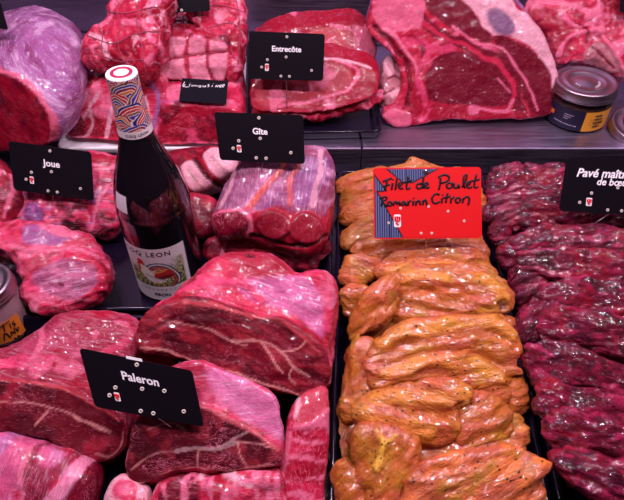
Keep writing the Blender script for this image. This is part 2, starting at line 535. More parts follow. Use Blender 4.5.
def ring_align(prev, cur):
    best, bi = 1e18, 0
    for s in range(0, len(cur), 1):
        d = ((np.roll(cur, -s, 0) - prev) ** 2).sum()
        if d < best: best, bi = d, s
    return np.roll(cur, -bi, 0)
def faced_rings(face, sil, plane, depths, scales):
    """a cut face in front, the silhouette of the body behind it"""
    A = smooth_poly(plane.px(face), 72)
    out = [(A, 0.0)]
    prev = A
    for d, s in zip(depths, scales):
        pl = plane.up(-d)
        q = pl.px(sil); q = smooth_poly(q, 72)
        c = q.mean(0); q = c + (q - c) * s
        q = ring_align(prev, q); prev = q
        out.append((q, -d))
    return out
# ================================================================== the display case
def deck_box(name, x0, x1, y0, y1, z0, z1, mat, kind='structure', bevel=.0015):
    o = bm_obj(name, box_bm(x0, x1, y0, y1, z0, z1), mat, bevel=bevel)
    if kind: tag(o, kind=kind)
    return o
SH = .045            # height of the back shelf
SY = at_z(312, 148.5, SH)[1]
WY = 1.075
deck_box('floor', -1.2, 1.3, .05, WY + .1, -.03, -.002, M['black_tray'])
XJ = at_z(362, 148.5, SH)[0]
deck_box('trim_1', -1.2, XJ - .0007, SY, WY + .02, -.001, SH, M['steel'], bevel=.002)
deck_box('trim_2', XJ + .0007, 1.3, SY, WY + .02, -.001, SH, M['steel'], bevel=.002)
deck_box('wall_back', -1.2, 1.3, WY + .022, WY + .04, -.001, .6, M['wall'])
deck_box('baseboard_back', -1.2, 1.3, WY - .006, WY + .018, SH + .0005, SH + .014, M['wall'], bevel=.003)

def tray(name, corners, z, mat, label, depth=None, lip=.006, th=.0025, base=.001, group=None, slope=.008, rad=.012):
    """open tray with a rolled lip; corners = outer lip corners (world xy), ordered tl tr br bl"""
    c = np.array(corners, float)
    def rr(inset):
        cen = c.mean(0); out = []
        n = 4
        P = []
        for k in range(4):
            a, b, d = c[k - 1], c[k], c[(k + 1) % 4]
            e1 = (a - b) / np.linalg.norm(a - b); e2 = (d - b) / np.linalg.norm(d - b)
            q = b + (e1 + e2) * inset
            r = max(rad - inset * .5, .004)
            for t in np.linspace(0, 1, 6):
                P.append(q + e1 * r * (1 - t) ** 2 + e2 * r * t ** 2)
        return np.array(P)
    prof = [(lip * .6, base + .004), (0.0, z - .004), (0.0, z - .0015), (.0015, z), (lip - .001, z), (lip, z - .0012), (lip + .001, z - .004), (lip + slope, base + .006), (lip + slope + .006, base + .0025)]
    V = []; F = []
    N = 24
    # outer skirt starts under the lip
    for ins, zz in prof:
        for p in rr(ins): V.append((p[0], p[1], zz))
    K = len(prof)
    for k in range(K - 1):
        for j in range(N):
            j2 = (j + 1) % N; F.append((k * N + j, k * N + j2, (k + 1) * N + j2, (k + 1) * N + j))
    F.append(tuple((K - 1) * N + j for j in range(N)))
    # bottom
    b0 = len(V)
    for p in rr(lip * .6): V.append((p[0], p[1], base))
    for j in range(N):
        j2 = (j + 1) % N; F.append((b0 + j, b0 + j2, j2, j))
    F.append(tuple(b0 + j for j in range(N))[::-1])
    o = from_data(name, V, F, mat, None, True, origin=(*c.mean(0), base))
    return tag(o, label, 'tray', group)
TZ = .03
def xy(x, y, z=TZ): return at_z(x, y, z)[:2]
TRAYS.extend([np.array(t) for t in ([xy(-260, 172), xy(334, 168), xy(331, 309), xy(-330, 309)], [xy(-330, 314), xy(330.5, 314), xy(322, 560), xy(-420, 560)], [xy(338, 169), xy(483, 169), xy(566, 565), xy(327, 565)], [xy(488, 164), xy(820, 162), xy(1010, 565), xy(572, 565)])])
tray('black_tray', [xy(-260, 172), xy(334, 168), xy(331, 309), xy(-330, 309)], TZ, M['black_tray'], 'black plastic tray under the wine bottle, the cheeks and the shin roll')
tray('black_tray', [xy(-330, 314), xy(330.5, 314), xy(322, 560), xy(-420, 560)], TZ, M['black_tray'], 'black plastic tray in the foreground holding the shoulder cuts')
tray('black_tray', [xy(338, 169), xy(483, 169), xy(566, 565), xy(327, 565)], TZ, M['black_tray'], 'black plastic tray holding the orange marinated chicken fillets')
tray('black_tray', [xy(488, 164), xy(820, 162), xy(1010, 565), xy(572, 565)], TZ, M['black_tray'], 'black plastic tray holding the dark marinated beef')

# ------------------------------------------------------------------ colours of the meat itself
DK = lin(114, 4, 35); DK2 = lin(78, 4, 20); RD = lin(162, 10, 44); PK = lin(200, 34, 74); BP = lin(216, 66, 108)
LP = lin(228, 112, 144); FAT = lin(236, 176, 190); MEMB = lin(164, 100, 158); LIL = lin(138, 86, 154); CR = lin(215, 145, 140)
def PO(p, c, **k): return dict(k='poly', p=p, c=c, **k)
def LI(p, w, c, **k): return dict(k='line', p=p, w=w, c=c, **k)
def NO(c, sc, lo, hi, **k): return dict(k='noise', c=c, sc=sc, lo=lo, hi=hi, **k)
PCS = {}

# ---- big round joint with silver skin, back left
pl = Plane(-5, 118, .105, 12, -22)
sil = [(-70, 70), (-30, 40), (5, 18), (22, 13), (50, 14), (68, 22), (79, 42), (85, 62), (86, 88), (80, 98), (62, 118), (50, 142), (20, 150), (-70, 152)]
face = [(-66, 88), (-50, 74), (-20, 67), (2, 71), (20, 80), (36, 94), (47, 110), (52, 126), (50, 140), (40, 149), (-20, 156), (-60, 150)]
PCS['round'] = piece('round_roast', face, pl, [(-.20, .55), (-.175, .92), (-.12, 1.15), (-.06, 1.2), (-.02, 1.12), (-.003, 1.0), (0, .96)], MEMB,
    [NO(lin(140, 66, 120), 26, .0, .5, st=(.4, 3, 1)), NO(lin(205, 160, 200), 30, .1, .5, sd=9, st=(.3, 3.5, 1)),
     dict(k='poly', p=face, c=RD, wr=(-.005, 1), ws=.002, soft=.003, mem=0), 
     NO(DK, 30, 0, .5, wr=(-.004, 1), ws=.002),
     dict(k='line', p=face + face[:1], w=.004, c=LP, wr=(-.012, 1), mem=0)],
    axis=(.10, .97, .10), vox=.003, smooth=6, disp=((.003, 14, (1, 1, 1)), (.0008, 60, (1, 3, 1))), marb=.35, mem=.75, fib=-35, zmin=SH + .001,
    label='large round beef joint wrapped in lilac silver skin at the back left', cat='meat joint')

# ---- two rib-end pieces and the joint pieces on the white tray
tray('white_tray', [at_z(94, 62, SH)[:2] + 0, at_z(249, 62, SH)[:2], at_z(240, 149, SH + .012)[:2], at_z(56, 149, SH + .012)[:2]], SH + .014, M['white_tray'],
     'shallow white tray under the tied roasts at the back', base=SH + .001, lip=.004, slope=.004)
pl = Plane(96, 118, .085, 25, -8)
face = [(60, 124), (66, 108), (78, 94), (90, 86), (108, 84), (126, 86), (140, 100), (142, 130), (138, 146), (100, 147), (72, 143)]
PCS['ribend'] = piece('sirloin_chunk', face, pl, [(-.065, .8), (-.045, .96), (-.01, 1.03), (-.002, .99), (0, .95)], PK,
    [NO(LP, 34, .05, .4), NO(FAT, 26, .8, .97, ridge=True, a=.8), NO(RD, 28, .1, .35, sd=5), LI([(66, 110), (80, 108), (88, 92)], .004, FAT, off=0), LI([(68, 128), (84, 118), (92, 104), (100, 92)], .003, FAT),
     LI([(84, 140), (92, 126), (92, 112)], .003, FAT), LI([(104, 140), (110, 120), (118, 100)], .004, FAT), PO([(64, 118), (74, 112), (84, 120), (82, 138), (72, 140)], DK)],
    axis=(0, 1, .1), disp=((.003, 30, (1, 1, 1)), (.001, 90, (1, 1, 1))), marb=1.0, zmin=SH + .014, label='marbled pink sirloin chunk left of the bottle neck on the white tray', cat='meat')
pl = Plane(150, 118, .085, 25, 0)
face = [(136, 90), (146, 78), (160, 78), (166, 92), (164, 120), (162, 145), (140, 146), (136, 120)]
PCS['mid'] = piece('sirloin_chunk', face, pl, [(-.08, .8), (-.05, .98), (-.01, 1.04), (-.002, 1), (0, .95)], PK,
    [NO(LP, 34, .0, .35), LI([(147, 80), (157, 95), (157, 115), (150, 132)], .006, MEMB), LI([(142, 92), (148, 110), (146, 140)], .003, FAT), NO(RD, 30, .15, .35, sd=5)],
    axis=(0, 1, .1), disp=((.003, 30, (1, 1, 1)),), marb=.8, mem=.2, zmin=SH + .014, label='narrow pink meat chunk with a pale tendon right of the bottle capsule', cat='meat')
pl = Plane(205, 128, .08, 20, 0)
face = [(160, 112), (168, 104), (190, 106), (225, 108), (238, 112), (242, 130), (240, 146), (200, 148), (162, 147)]
PCS['limo'] = piece('rump_joint', face, pl, [(-.13, .8), (-.11, .96), (-.02, 1.03), (-.003, 1.02), (0, .97)], PK,
    [NO(LP, 20, -.1, .4, st=(1, 3, 1)), dict(k='poly', p=face, c=RD, wr=(-.006, 1)), NO(DK, 30, -.1, .4, sd=3, wr=(-.006, 1)), NO(BP, 34, .15, .45, sd=13, wr=(-.006, 1)),
     PO([(158, 100), (190, 104), (190, 112), (158, 116)], MEMB, a=.5, wr=(-.05, -.004))],
    axis=(0, .97, .22), disp=((.003, 24, (1, 1, 1)), (.0016, 70, (1, 1, 1))), marb=.8, zmin=SH + .014, label='pink beef joint with a rough red front under the small handwritten card', cat='meat joint')

# ---- tied roasts
pl = Plane(128, 55, .165, 40, -12)
sil = [(82, 50), (90, 38), (104, 28), (112, 10), (124, -2), (150, -12), (178, -10), (172, 20), (164, 45), (158, 72), (150, 82), (138, 79), (120, 70), (100, 72), (88, 68)]
PCS['tied1'] = piece('tied_roast', sil, pl, puffp(.026, .034, e=3.2), PK,
    [NO(LP, 36, .05, .4), NO(RD, 34, .0, .3, sd=5), NO(FAT, 24, .8, .97, ridge=True, a=.75), NO(DK, 22, .84, .98, ridge=True, a=.7, sd=33, h=-.003), PO([(86, 52), (100, 52), (108, 72), (92, 72)], RD), PO([(108, 60), (126, 52), (150, 62), (156, 82), (120, 76)], RD), LI([(100, 40), (112, 46), (116, 62)], .005, FAT), LI([(122, 6), (116, 20), (106, 30)], .005, LP),
     LI([(130, 26), (150, 30), (158, 44)], .006, LP, h=.001)],
    disp=((.006, 22, (1, 1, 1)), (.003, 50, (1, 1, 1))), marb=1.0, zmin=.11, label='string-tied roast with fatty pink folds above the bottle capsule', cat='meat joint', group=None)
TW = []
for L in ([(96, 40), (120, 48), (140, 40), (165, 34)], [(104, 58), (126, 64), (150, 64)], [(122, 8), (128, 30), (126, 52), (134, 74)], [(146, 0), (144, 24), (150, 50), (152, 76)], [(112, 16), (136, 18), (165, 12)], [(106, 30), (112, 46), (108, 66)]):
    drape(PCS['tied1'], pl, L, .0007, M['twine'])

pl = Plane(238, 50, .155, 35, 8)
sil = [(196, -8), (232, -10), (246, 6), (248, 30), (246, 60), (240, 78), (228, 80), (215, 60), (200, 30), (185, 12)]
PCS['tied3'] = piece('tied_roast', sil, pl, puffp(.02, .026, e=3), PK, [NO(DK, 24, .84, .98, ridge=True, a=.7, sd=33, h=-.003), NO(FAT, 26, .8, .97, ridge=True, a=.75), NO(LP, 40, .0, .35), NO(RD, 30, .1, .35, sd=5)],
    disp=((.004, 26, (1, 1, 1)), (.0025, 60, (1, 1, 1))), marb=1.0, zmin=.07, label='string-tied roast with a lumpy fatty side behind the one with the pale fat pad', cat='meat joint')
for L in ([(200, 10), (222, 8), (244, 14)], [(236, 0), (240, 30), (238, 66)], [(210, 30), (230, 26), (246, 34)]):
    drape(PCS['tied3'], pl, L, .0007, M['twine'])

pl = Plane(195, 62, .15, 22, 2)
face = [(153, 52), (157, 38), (170, 35), (200, 35), (226, 38), (230, 55), (229, 70), (222, 84), (200, 84), (160, 80), (154, 68)]
pad = [(158, 40), (180, 37), (206, 40), (225, 44), (227, 60), (222, 79), (195, 82), (164, 78), (159, 62)]
PCS['tied2'] = piece('tied_roast', face, pl, [(-.085, .75), (-.07, .93), (-.03, 1.04), (-.006, 1.03), (0, .94)], RD,
    [NO(LP, 40, .0, .35), NO(DK, 30, .15, .4, sd=8), PO(pad, LP, wr=(-.004, 1), ws=.002, soft=.003, h=.0015, marb=.1), dict(k='poly', p=pad, c=FAT, wr=(-.004, 1), soft=.004, a=.4, marb=.1),
     LI([(186, 36), (187, 60), (190, 84)], .004, PK, h=-.003, wr=(-.01, 1)), LI([(207, 38), (207, 60), (212, 82)], .004, PK, h=-.003, wr=(-.01, 1)), LI([(156, 62), (180, 57), (205, 54), (228, 50)], .003, PK, h=-.002, wr=(-.01, 1))],
    axis=(0, .95, .12), disp=((.0035, 26, (1, 1, 1)), (.0014, 70, (1, 1, 1))), marb=.8, zmin=.09, label='string-tied roast with a pale pink fat pad facing forward', cat='meat joint')
for L in ([(186, 34), (187, 60), (190, 86)], [(207, 34), (207, 60), (212, 86)], [(154, 63), (180, 57), (205, 54), (232, 50)]):
    drape(PCS['tied2'], pl, L, .0007, M['twine'])
pu = pl.up(.0)
top = Plane(195, 25, .18, 80, 0)
for L in ([(160, 32), (186, 26), (215, 22), (232, 22)], [(186, 34), (184, 22), (190, 12)], [(207, 34), (206, 22), (204, 12)]):
    drape(PCS['tied2'], top, L, .0007, M['twine'])

# ---- rib steaks on the black tray
tray('black_tray', [at_z(246, 22, SH + .015)[:2], at_z(372, 20, SH + .015)[:2], at_z(382, 131, SH + .015)[:2], at_z(246, 134, SH + .015)[:2]], SH + .016, M['black_tray'],
     'black plastic tray under the stack of boneless rib steaks', base=SH + .001, lip=.004, slope=.005)
def steak(name, face, pl, back, lay, label, z=SH + .006, th=.045, **k):
    return piece(name, face, pl, [(-th, .93), (-th + .006, 1.0), (-.006, 1.01), (-.001, .985), (0, .95)], k.pop('base', RD), lay, vox=.002, smooth=5, zmin=z, label=label, cat='steak', axis=back, **k)
pl = Plane(318, 40, .115, 42, 6)
PCS['st3'] = piece('rib_steak', [(255, 30), (280, 22), (310, 18), (345, 17), (368, 22), (370, 40), (340, 50), (280, 50), (256, 42)], pl, puffp(.014, .02, e=4), RD, [NO(BP, 24, .0, .4, st=(1, 3, 1)), LI([(262, 32), (300, 25), (326, 22), (366, 24)], .003, LP)],
    disp=((.002, 26, (1, 1, 1)),), marb=.5, zmin=.06, label='rearmost boneless rib steak with only its top edge showing', cat='steak')
pl = Plane(318, 60, .115, 40, 4)
PCS['st2'] = steak('rib_steak', [(258, 60), (256, 46), (268, 34), (296, 27), (330, 24), (352, 22), (366, 30), (374, 46), (376, 58), (368, 66), (350, 66), (300, 66), (268, 66)], pl, (0, .8, .35),
    [PO([(296, 60), (300, 40), (320, 28), (345, 28), (354, 38), (352, 55), (340, 62)], lin(190, 70, 80), wr=(-.006, 1), soft=.003), LI([(330, 24), (352, 30), (356, 45), (350, 58), (342, 64)], .0035, LP, wr=(-.01, 1)),
     PO([(352, 24), (366, 30), (376, 50), (372, 62), (358, 62), (356, 40)], LP, wr=(-.01, 1), a=.8), NO(LP, 30, .2, .5)], 'boneless rib steak with a round pink eye behind the front steak', th=.04, disp=((.002, 28, (1, 1, 1)),), marb=.35, fib=5)
pl = Plane(318, 100, .095, 38, 4)
PCS['st1'] = steak('rib_steak', [(254, 112), (250, 95), (256, 80), (280, 68), (322, 58), (345, 62), (366, 66), (378, 76), (380, 88), (374, 98), (345, 108), (310, 114), (280, 114)], pl, (0, .8, .3),
    [PO([(255, 96), (262, 82), (300, 66), (340, 66), (352, 74), (345, 88), (320, 98), (290, 104), (262, 106)], lin(185, 66, 78), wr=(-.006, 1), soft=.003), LI([(322, 58), (345, 63), (358, 72), (348, 88), (320, 99), (280, 106)], .0035, LP, wr=(-.01, 1)),
     LI([(256, 80), (290, 66), (322, 59), (350, 61), (370, 68)], .003, FAT, wr=(-.02, 1)), NO(LP, 26, .15, .4, wr=(-.006, 1), marb=1), PO([(345, 100), (372, 80), (380, 90), (350, 106)], RD, a=.6)],
    'front boneless rib steak with a pale fat edge on the black tray', th=.04, disp=((.0025, 28, (1, 1, 1)),), marb=.5, fib=5)
pl = Plane(310, 115, .068, 55, 4)
PCS['st0'] = piece('rib_steak_trimming', [(250, 114), (258, 104), (290, 108), (320, 106), (350, 96), (376, 86), (384, 98), (372, 108), (345, 114), (318, 122), (300, 118), (275, 122), (256, 122)], pl, puffp(.012, .014, e=2.4), PK,
    [NO(LP, 40, .0, .35), NO(RD, 30, .0, .3, sd=5)], vox=.002, smooth=4, disp=((.005, 40, (1, 1, 1)), (.002, 90, (1, 1, 1))), marb=.9, zmin=.05, label='ragged strip of pink rib meat along the front of the steak tray', cat='meat')

# ---- standing rib roast, back centre
pl = Plane(470, 122, .052, 28, 2)
face = [(366, 30), (372, 10), (380, -10), (440, -22), (498, -16), (516, 4), (534, 24), (548, 46), (556, 70), (558, 98), (550, 116), (520, 120), (480, 121), (440, 121), (428, 124), (410, 127), (394, 127), (384, 122), (383, 112), (394, 104), (402, 90), (400, 72), (392, 54), (378, 42)]
BON = lin(225, 120, 150)
lay = [NO(BP, 26, .1, .6, st=(1, 2.5, 1)), NO(LP, 40, .25, .6, sd=4, st=(1, 2.5, 1)), NO(RD, 34, .15, .5, sd=9, st=(1, 3, 1)),
  PO([(422, -12), (459, -12), (474, 16), (491, 36), (488, 43), (470, 38), (446, 26), (428, 10)], DK, wr=(-.012, 1), marb=.25),
  PO([(420, 6), (432, 22), (450, 33), (475, 44), (500, 56), (516, 78), (524, 100), (526, 118), (516, 119), (512, 96), (498, 74), (478, 58), (452, 46), (430, 34), (416, 14)], DK, wr=(-.012, 1), marb=.2),
  PO([(494, 36), (516, 41), (536, 54), (552, 75), (555, 102), (546, 116), (530, 119), (526, 99), (512, 75), (497, 53)], DK, wr=(-.012, 1), marb=.25),
  PO([(426, 80), (431, 64), (444, 55), (464, 53), (482, 59), (498, 72), (510, 86), (512, 98), (502, 104), (478, 107), (459, 104), (435, 103), (427, 94)], DK, wr=(-.012, 1), marb=.3),
  PO([(428, 116), (440, 106), (468, 107), (466, 117), (440, 122)], RD, wr=(-.012, 1)), PO([(470, 114), (500, 112), (530, 112), (530, 120), (480, 121)], RD, wr=(-.012, 1), a=.7),
  PO([(378, 30), (392, 30), (406, 48), (414, 70), (418, 92), (416, 110), (405, 118), (398, 112), (406, 100), (408, 84), (402, 62), (390, 44)], RD, wr=(-.02, 1)),
  LI([(376, 26), (390, 40), (404, 60), (410, 84), (408, 104)], .005, DK, h=-.004), LI([(384, 28), (398, 38), (412, 60), (420, 80), (424, 100)], .005, LP, h=.002),
  LI([(412, 40), (424, 50), (422, 70)], .006, DK, h=-.002), LI([(428, 54), (420, 68), (421, 88), (426, 104)], .006, BP), LI([(405, 40), (420, 44), (436, 50), (450, 48)], .008, BP),
  LI([(452, 26), (472, 42), (492, 46), (512, 62), (528, 84), (536, 110)], .0022, LP, wr=(-.01, 1)), LI([(424, 22), (446, 38), (478, 52), (500, 66), (514, 86), (512, 104)], .0045, PK, wr=(-.01, 1)),
  PO([(374, 12), (384, -4), (420, -8), (424, 14), (418, 28), (400, 30), (382, 28)], LP, wr=(-.03, 1), a=.8), PO([(384, 116), (396, 108), (412, 114), (410, 126), (396, 128)], LP, a=.8, h=.002),
  PO([(459, -14), (500, -18), (520, 6), (538, 24), (552, 46), (560, 72), (560, 92), (554, 92), (546, 66), (530, 46), (512, 36), (498, 36), (488, 32), (474, 14)], FAT, wr=(-.03, 1), marb=.1), 
  dict(k='noise', c=lin(70, 50, 105), sc=70, lo=-.1, hi=.15, wr=(-.03, 1), a=0), PO([(486, 12), (498, 8), (508, 16), (516, 28), (510, 36), (498, 34), (490, 24)], lin(84, 60, 112), wr=(-.06, 1), soft=.004, a=.8),
  LI([(498, 80), (502, 84), (510, 92)], .0014, LP), LI([(468, 108), (484, 110), (506, 108), (514, 98)], .003, LP), PO([(468, 106), (476, 108), (478, 114), (468, 113)], LP)]
PCS['rib'] = piece('rib_roast', face, pl, [(-.10, .75), (-.085, .92), (-.04, 1.0), (-.006, 1.01), (-.001, .99), (0, .965)], lin(188, 26, 62), lay + [dict(k='all', c=MEMB, wr=(-1, -.012), ws=.003, mem=.6)],
    axis=(.05, .97, .0), vox=.002, smooth=3, disp=((.0022, 18, (1, 1, 1)), (.0010, 60, (1, 1, 1))), marb=.7, fib=25, warp=.0045, zmin=SH + .001, label='large bone-in rib roast with dark eye muscles, standing at the back centre', cat='meat joint')
pl = Plane(395, 88, .09, 45, 20)
PCS['ribfat'] = piece('rib_roast', [(384, 62), (392, 56), (402, 68), (404, 88), (396, 104), (386, 106), (382, 90)], pl, puffp(.008, .04, e=3), lin(190, 120, 130), [NO(FAT, 60, .0, .3), LI([(386, 80), (394, 78), (400, 82)], .002, DK), LI([(384, 94), (392, 90)], .002, DK)],
    disp=((.003, 50, (1, 1, 1)),), marb=.2, zmin=SH, label='pale fatty end of a rib piece behind the bone of the standing rib roast', cat='meat joint')

# ---- second rib roast, back right
pl = Plane(575, 60, .10, 38, -12)
sil = [(522, 14), (526, 2), (548, -10), (640, -14), (660, 40), (655, 90), (628, 84), (606, 74), (586, 66), (570, 64), (560, 70), (553, 66), (548, 48), (536, 30), (524, 22)]
PCS['rib2'] = piece('rib_roast', sil, pl, puffp(.02, .03, e=3.6), PK,
    [NO(BP, 24, .0, .4), NO(LP, 40, .1, .4, sd=4), NO(FAT, 20, .82, .97, ridge=True, a=.7), NO(DK, 20, .84, .98, ridge=True, a=.6, sd=33, h=-.003), PO([(524, 14), (545, 10), (560, 20), (568, 40), (566, 58), (554, 60), (546, 42), (534, 28)], RD, a=.8), PO([(590, -14), (640, -14), (640, 14), (606, 12)], RD),
     LI([(528, 4), (560, 6), (590, 16), (620, 22)], .006, LP), LI([(560, 20), (575, 30), (590, 26)], .005, LP, h=.003), LI([(556, 58), (562, 44), (576, 36), (600, 34)], .005, LP, h=.003), LI([(590, 30), (602, 44), (614, 62), (622, 78)], .006, LP, h=.003),
     PO([(580, 58), (592, 46), (606, 52), (618, 72), (600, 72)], lin(180, 110, 120)), LI([(572, 26), (584, 34), (582, 46)], .002, DK, h=-.002), LI([(588, 50), (600, 60), (610, 70)], .002, DK, h=-.002)],
    disp=((.0045, 26, (1, 1, 1)), (.0018, 70, (1, 1, 1))), marb=.7, zmin=SH + .001, label='bone-in rib piece with wavy pink fat above the glass jar, back right', cat='meat joint')
pl = Plane(575, 100, .06, 30, 0)
# ================================================================== lower deck, left: cheeks
TF = .006
pl = Plane(8, 200, .055, 60, 0)
PCS['redcheek'] = piece('beef_cheek', [(-40, 160), (-5, 158), (14, 172), (26, 186), (24, 205), (12, 222), (-2, 235), (-40, 240)], pl, puffp(.02, .04, e=2.6), RD,
    [NO(DK, 26, .0, .4), NO(LP, 40, .2, .5, sd=3), LI([(14, 176), (18, 196), (8, 220)], .003, LP)], disp=((.005, 24, (1, 1, 1)), (.002, 60, (1, 1, 1))), marb=.8, zmin=TF,
    label='deep red beef cheek at the left edge behind the cheek sign', cat='meat')
pl = Plane(80, 205, .045, 60, 0)
PCS['cheek_back'] = piece('beef_cheek', [(16, 182), (40, 166), (90, 155), (120, 158), (130, 180), (128, 205), (122, 222), (112, 235), (90, 238), (40, 236), (18, 225)], pl, puffp(.02, .04, e=2.6), PK,
    [NO(LP, 24, .75, .95, ridge=True, a=.7), NO(LIL, 60, .1, .5, st=(1, 2.5, 1), a=.7), NO(DK, 50, .0, .4, sd=4), NO(BP, 70, .1, .4, sd=8), PO([(92, 158), (118, 160), (118, 170), (96, 172)], RD), LI([(92, 166), (108, 172), (120, 168)], .002, LP), PO([(26, 212), (44, 206), (50, 222), (34, 228)], LIL, a=.7),
     PO([(64, 228), (74, 224), (82, 236), (70, 238)], DK2, h=-.002), PO([(102, 185), (116, 182), (114, 192), (102, 190)], DK, a=.8), LI([(95, 232), (105, 205), (112, 190)], .003, LP, h=.001)],
    disp=((.005, 26, (1, 1, 1)), (.0035, 60, (1, 1, 1))), marb=1, mem=.5, zmin=TF, label='rough lilac and pink beef cheek directly below the cheek sign', cat='meat')
pl = Plane(55, 268, .06, 66, 4)
PCS['cheek_front'] = piece('beef_cheek', [(-30, 228), (0, 223), (30, 222), (60, 228), (90, 236), (106, 250), (112, 265), (114, 280), (106, 296), (88, 306), (60, 312), (42, 315), (26, 306), (22, 284), (14, 264), (0, 254), (-30, 250)], pl, puffp(.024, .048, e=2.5), BP,
    [NO(PK, 20, -.1, .4, st=(1, 2.2, 1)), NO(DK, 18, .82, .98, ridge=True, a=.6, sd=21, h=-.0012), NO(RD, 34, .15, .5, sd=3, st=(1, 1.6, 1), marb=1), NO(LP, 26, .15, .45, sd=7, st=(1, 2, 1)),
     PO([(24, 232), (36, 226), (48, 232), (70, 240), (80, 236), (62, 246), (40, 246), (26, 244)], LIL, a=.75, off=.015), 
     PO([(38, 270), (58, 262), (72, 258), (90, 264), (98, 276), (92, 290), (74, 298), (50, 296), (34, 286)], lin(165, 95, 135), off=.018, mem=1, soft=.003, a=.85),
     LI([(70, 258), (92, 262), (100, 276), (92, 294), (70, 304), (40, 308)], .007, PK, off=.015, h=.002), LI([(100, 262), (108, 276), (104, 292)], .004, RD, off=.01), PO([(22, 262), (44, 256), (54, 264), (40, 272), (24, 274)], RD, off=.018, a=.7),
     PO([(60, 282), (64, 284), (63, 287), (59, 286)], DK2, off=.022), LI([(10, 246), (40, 252), (74, 250), (96, 256)], .003, LP, off=.018, h=.001)],
    disp=((.005, 20, (1, 1.6, 1)), (.002, 60, (1, 2, 1))), marb=.9, mem=.3, fib=10, zmin=TF, label='large pink beef cheek with a lilac membrane patch, above the front jar', cat='meat')

# ---- shin roll and its neighbours
pl = Plane(200, 172, .06, 50, -25)
PCS['strip'] = piece('beef_cut', [(158, 165), (172, 152), (205, 147), (228, 150), (238, 160), (236, 172), (220, 184), (200, 194), (184, 196), (166, 190), (158, 178)], pl, puffp(.018, .045, e=4), RD,
    [NO(DK, 36, .0, .4), PO([(184, 170), (194, 163), (213, 187), (200, 193), (190, 188)], FAT, off=.012, soft=.001), PO([(205, 158), (220, 148), (239, 166), (228, 174), (218, 178)], FAT, off=.012, soft=.001), 
     LI([(190, 172), (198, 182), (204, 188)], .002, lin(190, 150, 140), off=.012), LI([(214, 158), (226, 170)], .002, lin(190, 140, 140), off=.012), LI([(196, 162), (214, 184)], .005, DK2, off=.012, h=-.002)],
    disp=((.003, 24, (1, 1, 1)),), marb=.6, zmin=TF, label='red beef cut with two white fat strips right of the bottle shoulder', cat='meat')
pl = Plane(198, 218, .04, 55, -10)
PCS['strip2'] = piece('beef_cut', [(182, 200), (196, 194), (214, 198), (222, 212), (216, 232), (206, 240), (192, 234), (184, 218)], pl, puffp(.016, .034, e=3), DK,
    [NO(RD, 30, .0, .4), NO(PK, 40, .2, .5, sd=4)], disp=((.003, 24, (1, 1, 1)),), marb=.6, zmin=TF, label='dark red beef cut between the bottle and the shin roll', cat='meat')
pl = Plane(268, 252, .03, 50, 0)
PCS['shin2'] = piece('beef_shin', [(201, 252), (206, 240), (225, 234), (262, 238), (300, 242), (328, 238), (334, 250), (324, 264), (306, 272), (270, 272), (228, 264), (206, 260)], pl, puffp(.014, .03, e=2.6), DK,
    [NO(RD, 26, -.1, .3), LI([(228, 244), (224, 256)], .003, LP), LI([(232, 250), (262, 246), (290, 256)], .002, LP), NO(PK, 40, .2, .5, sd=4)], disp=((.004, 22, (1, 2, 1)),), marb=.7, zmin=TF,
    label='flat dark red shin piece lying under the shin roll', cat='meat')
pl = Plane(268, 205, .085, 48, 6)
LIGHTL = lin(198, 140, 176)
PCS['shin'] = piece('beef_shin_roll', [(211, 232), (212, 218), (216, 204), (226, 186), (236, 168), (246, 152), (270, 146), (300, 144), (320, 145), (330, 156), (335, 180), (335, 208), (330, 232), (322, 250), (306, 258), (285, 252), (262, 246), (240, 238), (222, 240)], pl, puffp(.032, .07, e=3), lin(150, 70, 105),
    [NO(lin(140, 78, 130), 22, -.1, .4, st=(2, .5, 1)), NO(LIGHTL, 26, .05, .4, sd=5, st=(3, .6, 1)), 
     PO([(216, 204), (236, 168), (256, 160), (258, 180), (244, 204), (226, 210)], lin(160, 90, 130), a=.7, off=.02), PO([(262, 168), (282, 160), (284, 190), (262, 208), (256, 200)], lin(176, 108, 150), a=.7, off=.02), PO([(296, 166), (318, 158), (322, 190), (300, 208), (290, 200)], lin(164, 112, 168), a=.6, off=.02),
     LI([(288, 152), (280, 172), (262, 192), (248, 208)], .006, lin(214, 96, 88), off=.024, h=.0016), LI([(300, 160), (292, 180), (290, 204)], .006, lin(205, 96, 100), off=.024, h=.0016), LI([(322, 150), (318, 180), (312, 204)], .005, FAT, off=.024, a=.8),
     LI([(236, 170), (228, 190), (218, 208)], .004, FAT, off=.02, a=.8), 
     PO([(212, 216), (228, 209), (246, 208), (258, 212), (276, 208), (292, 214), (310, 210), (322, 218), (340, 200), (345, 262), (206, 262)], RD, off=.016, mem=0, marb=.5, soft=.002),
     PO([(212, 222), (222, 214), (242, 212), (250, 222), (240, 234), (224, 238), (214, 232)], DK, off=.012, mem=0, h=.003, marb=1), PO([(256, 220), (270, 212), (286, 218), (290, 232), (276, 240), (260, 234)], lin(135, 18, 40), off=.012, mem=0, h=.005),
     PO([(290, 222), (304, 213), (318, 222), (320, 236), (306, 244), (292, 238)], lin(140, 18, 40), off=.012, mem=0, h=.005), LI([(246, 210), (252, 222), (248, 236)], .004, LP, off=.012, mem=0), LI([(250, 236), (270, 242), (300, 246), (326, 236)], .003, DK2, off=.012, h=-.004),
     LI([(214, 216), (230, 210), (254, 212)], .003, LP, off=.014)],
    disp=((.003, 20, (1, 1, 1)), (.001, 60, (1, 1, 1))), marb=.4, mem=.7, fib=75, zmin=TF + .015, label='rolled beef shin with lilac membrane and orange fat lines under its sign', cat='meat joint')

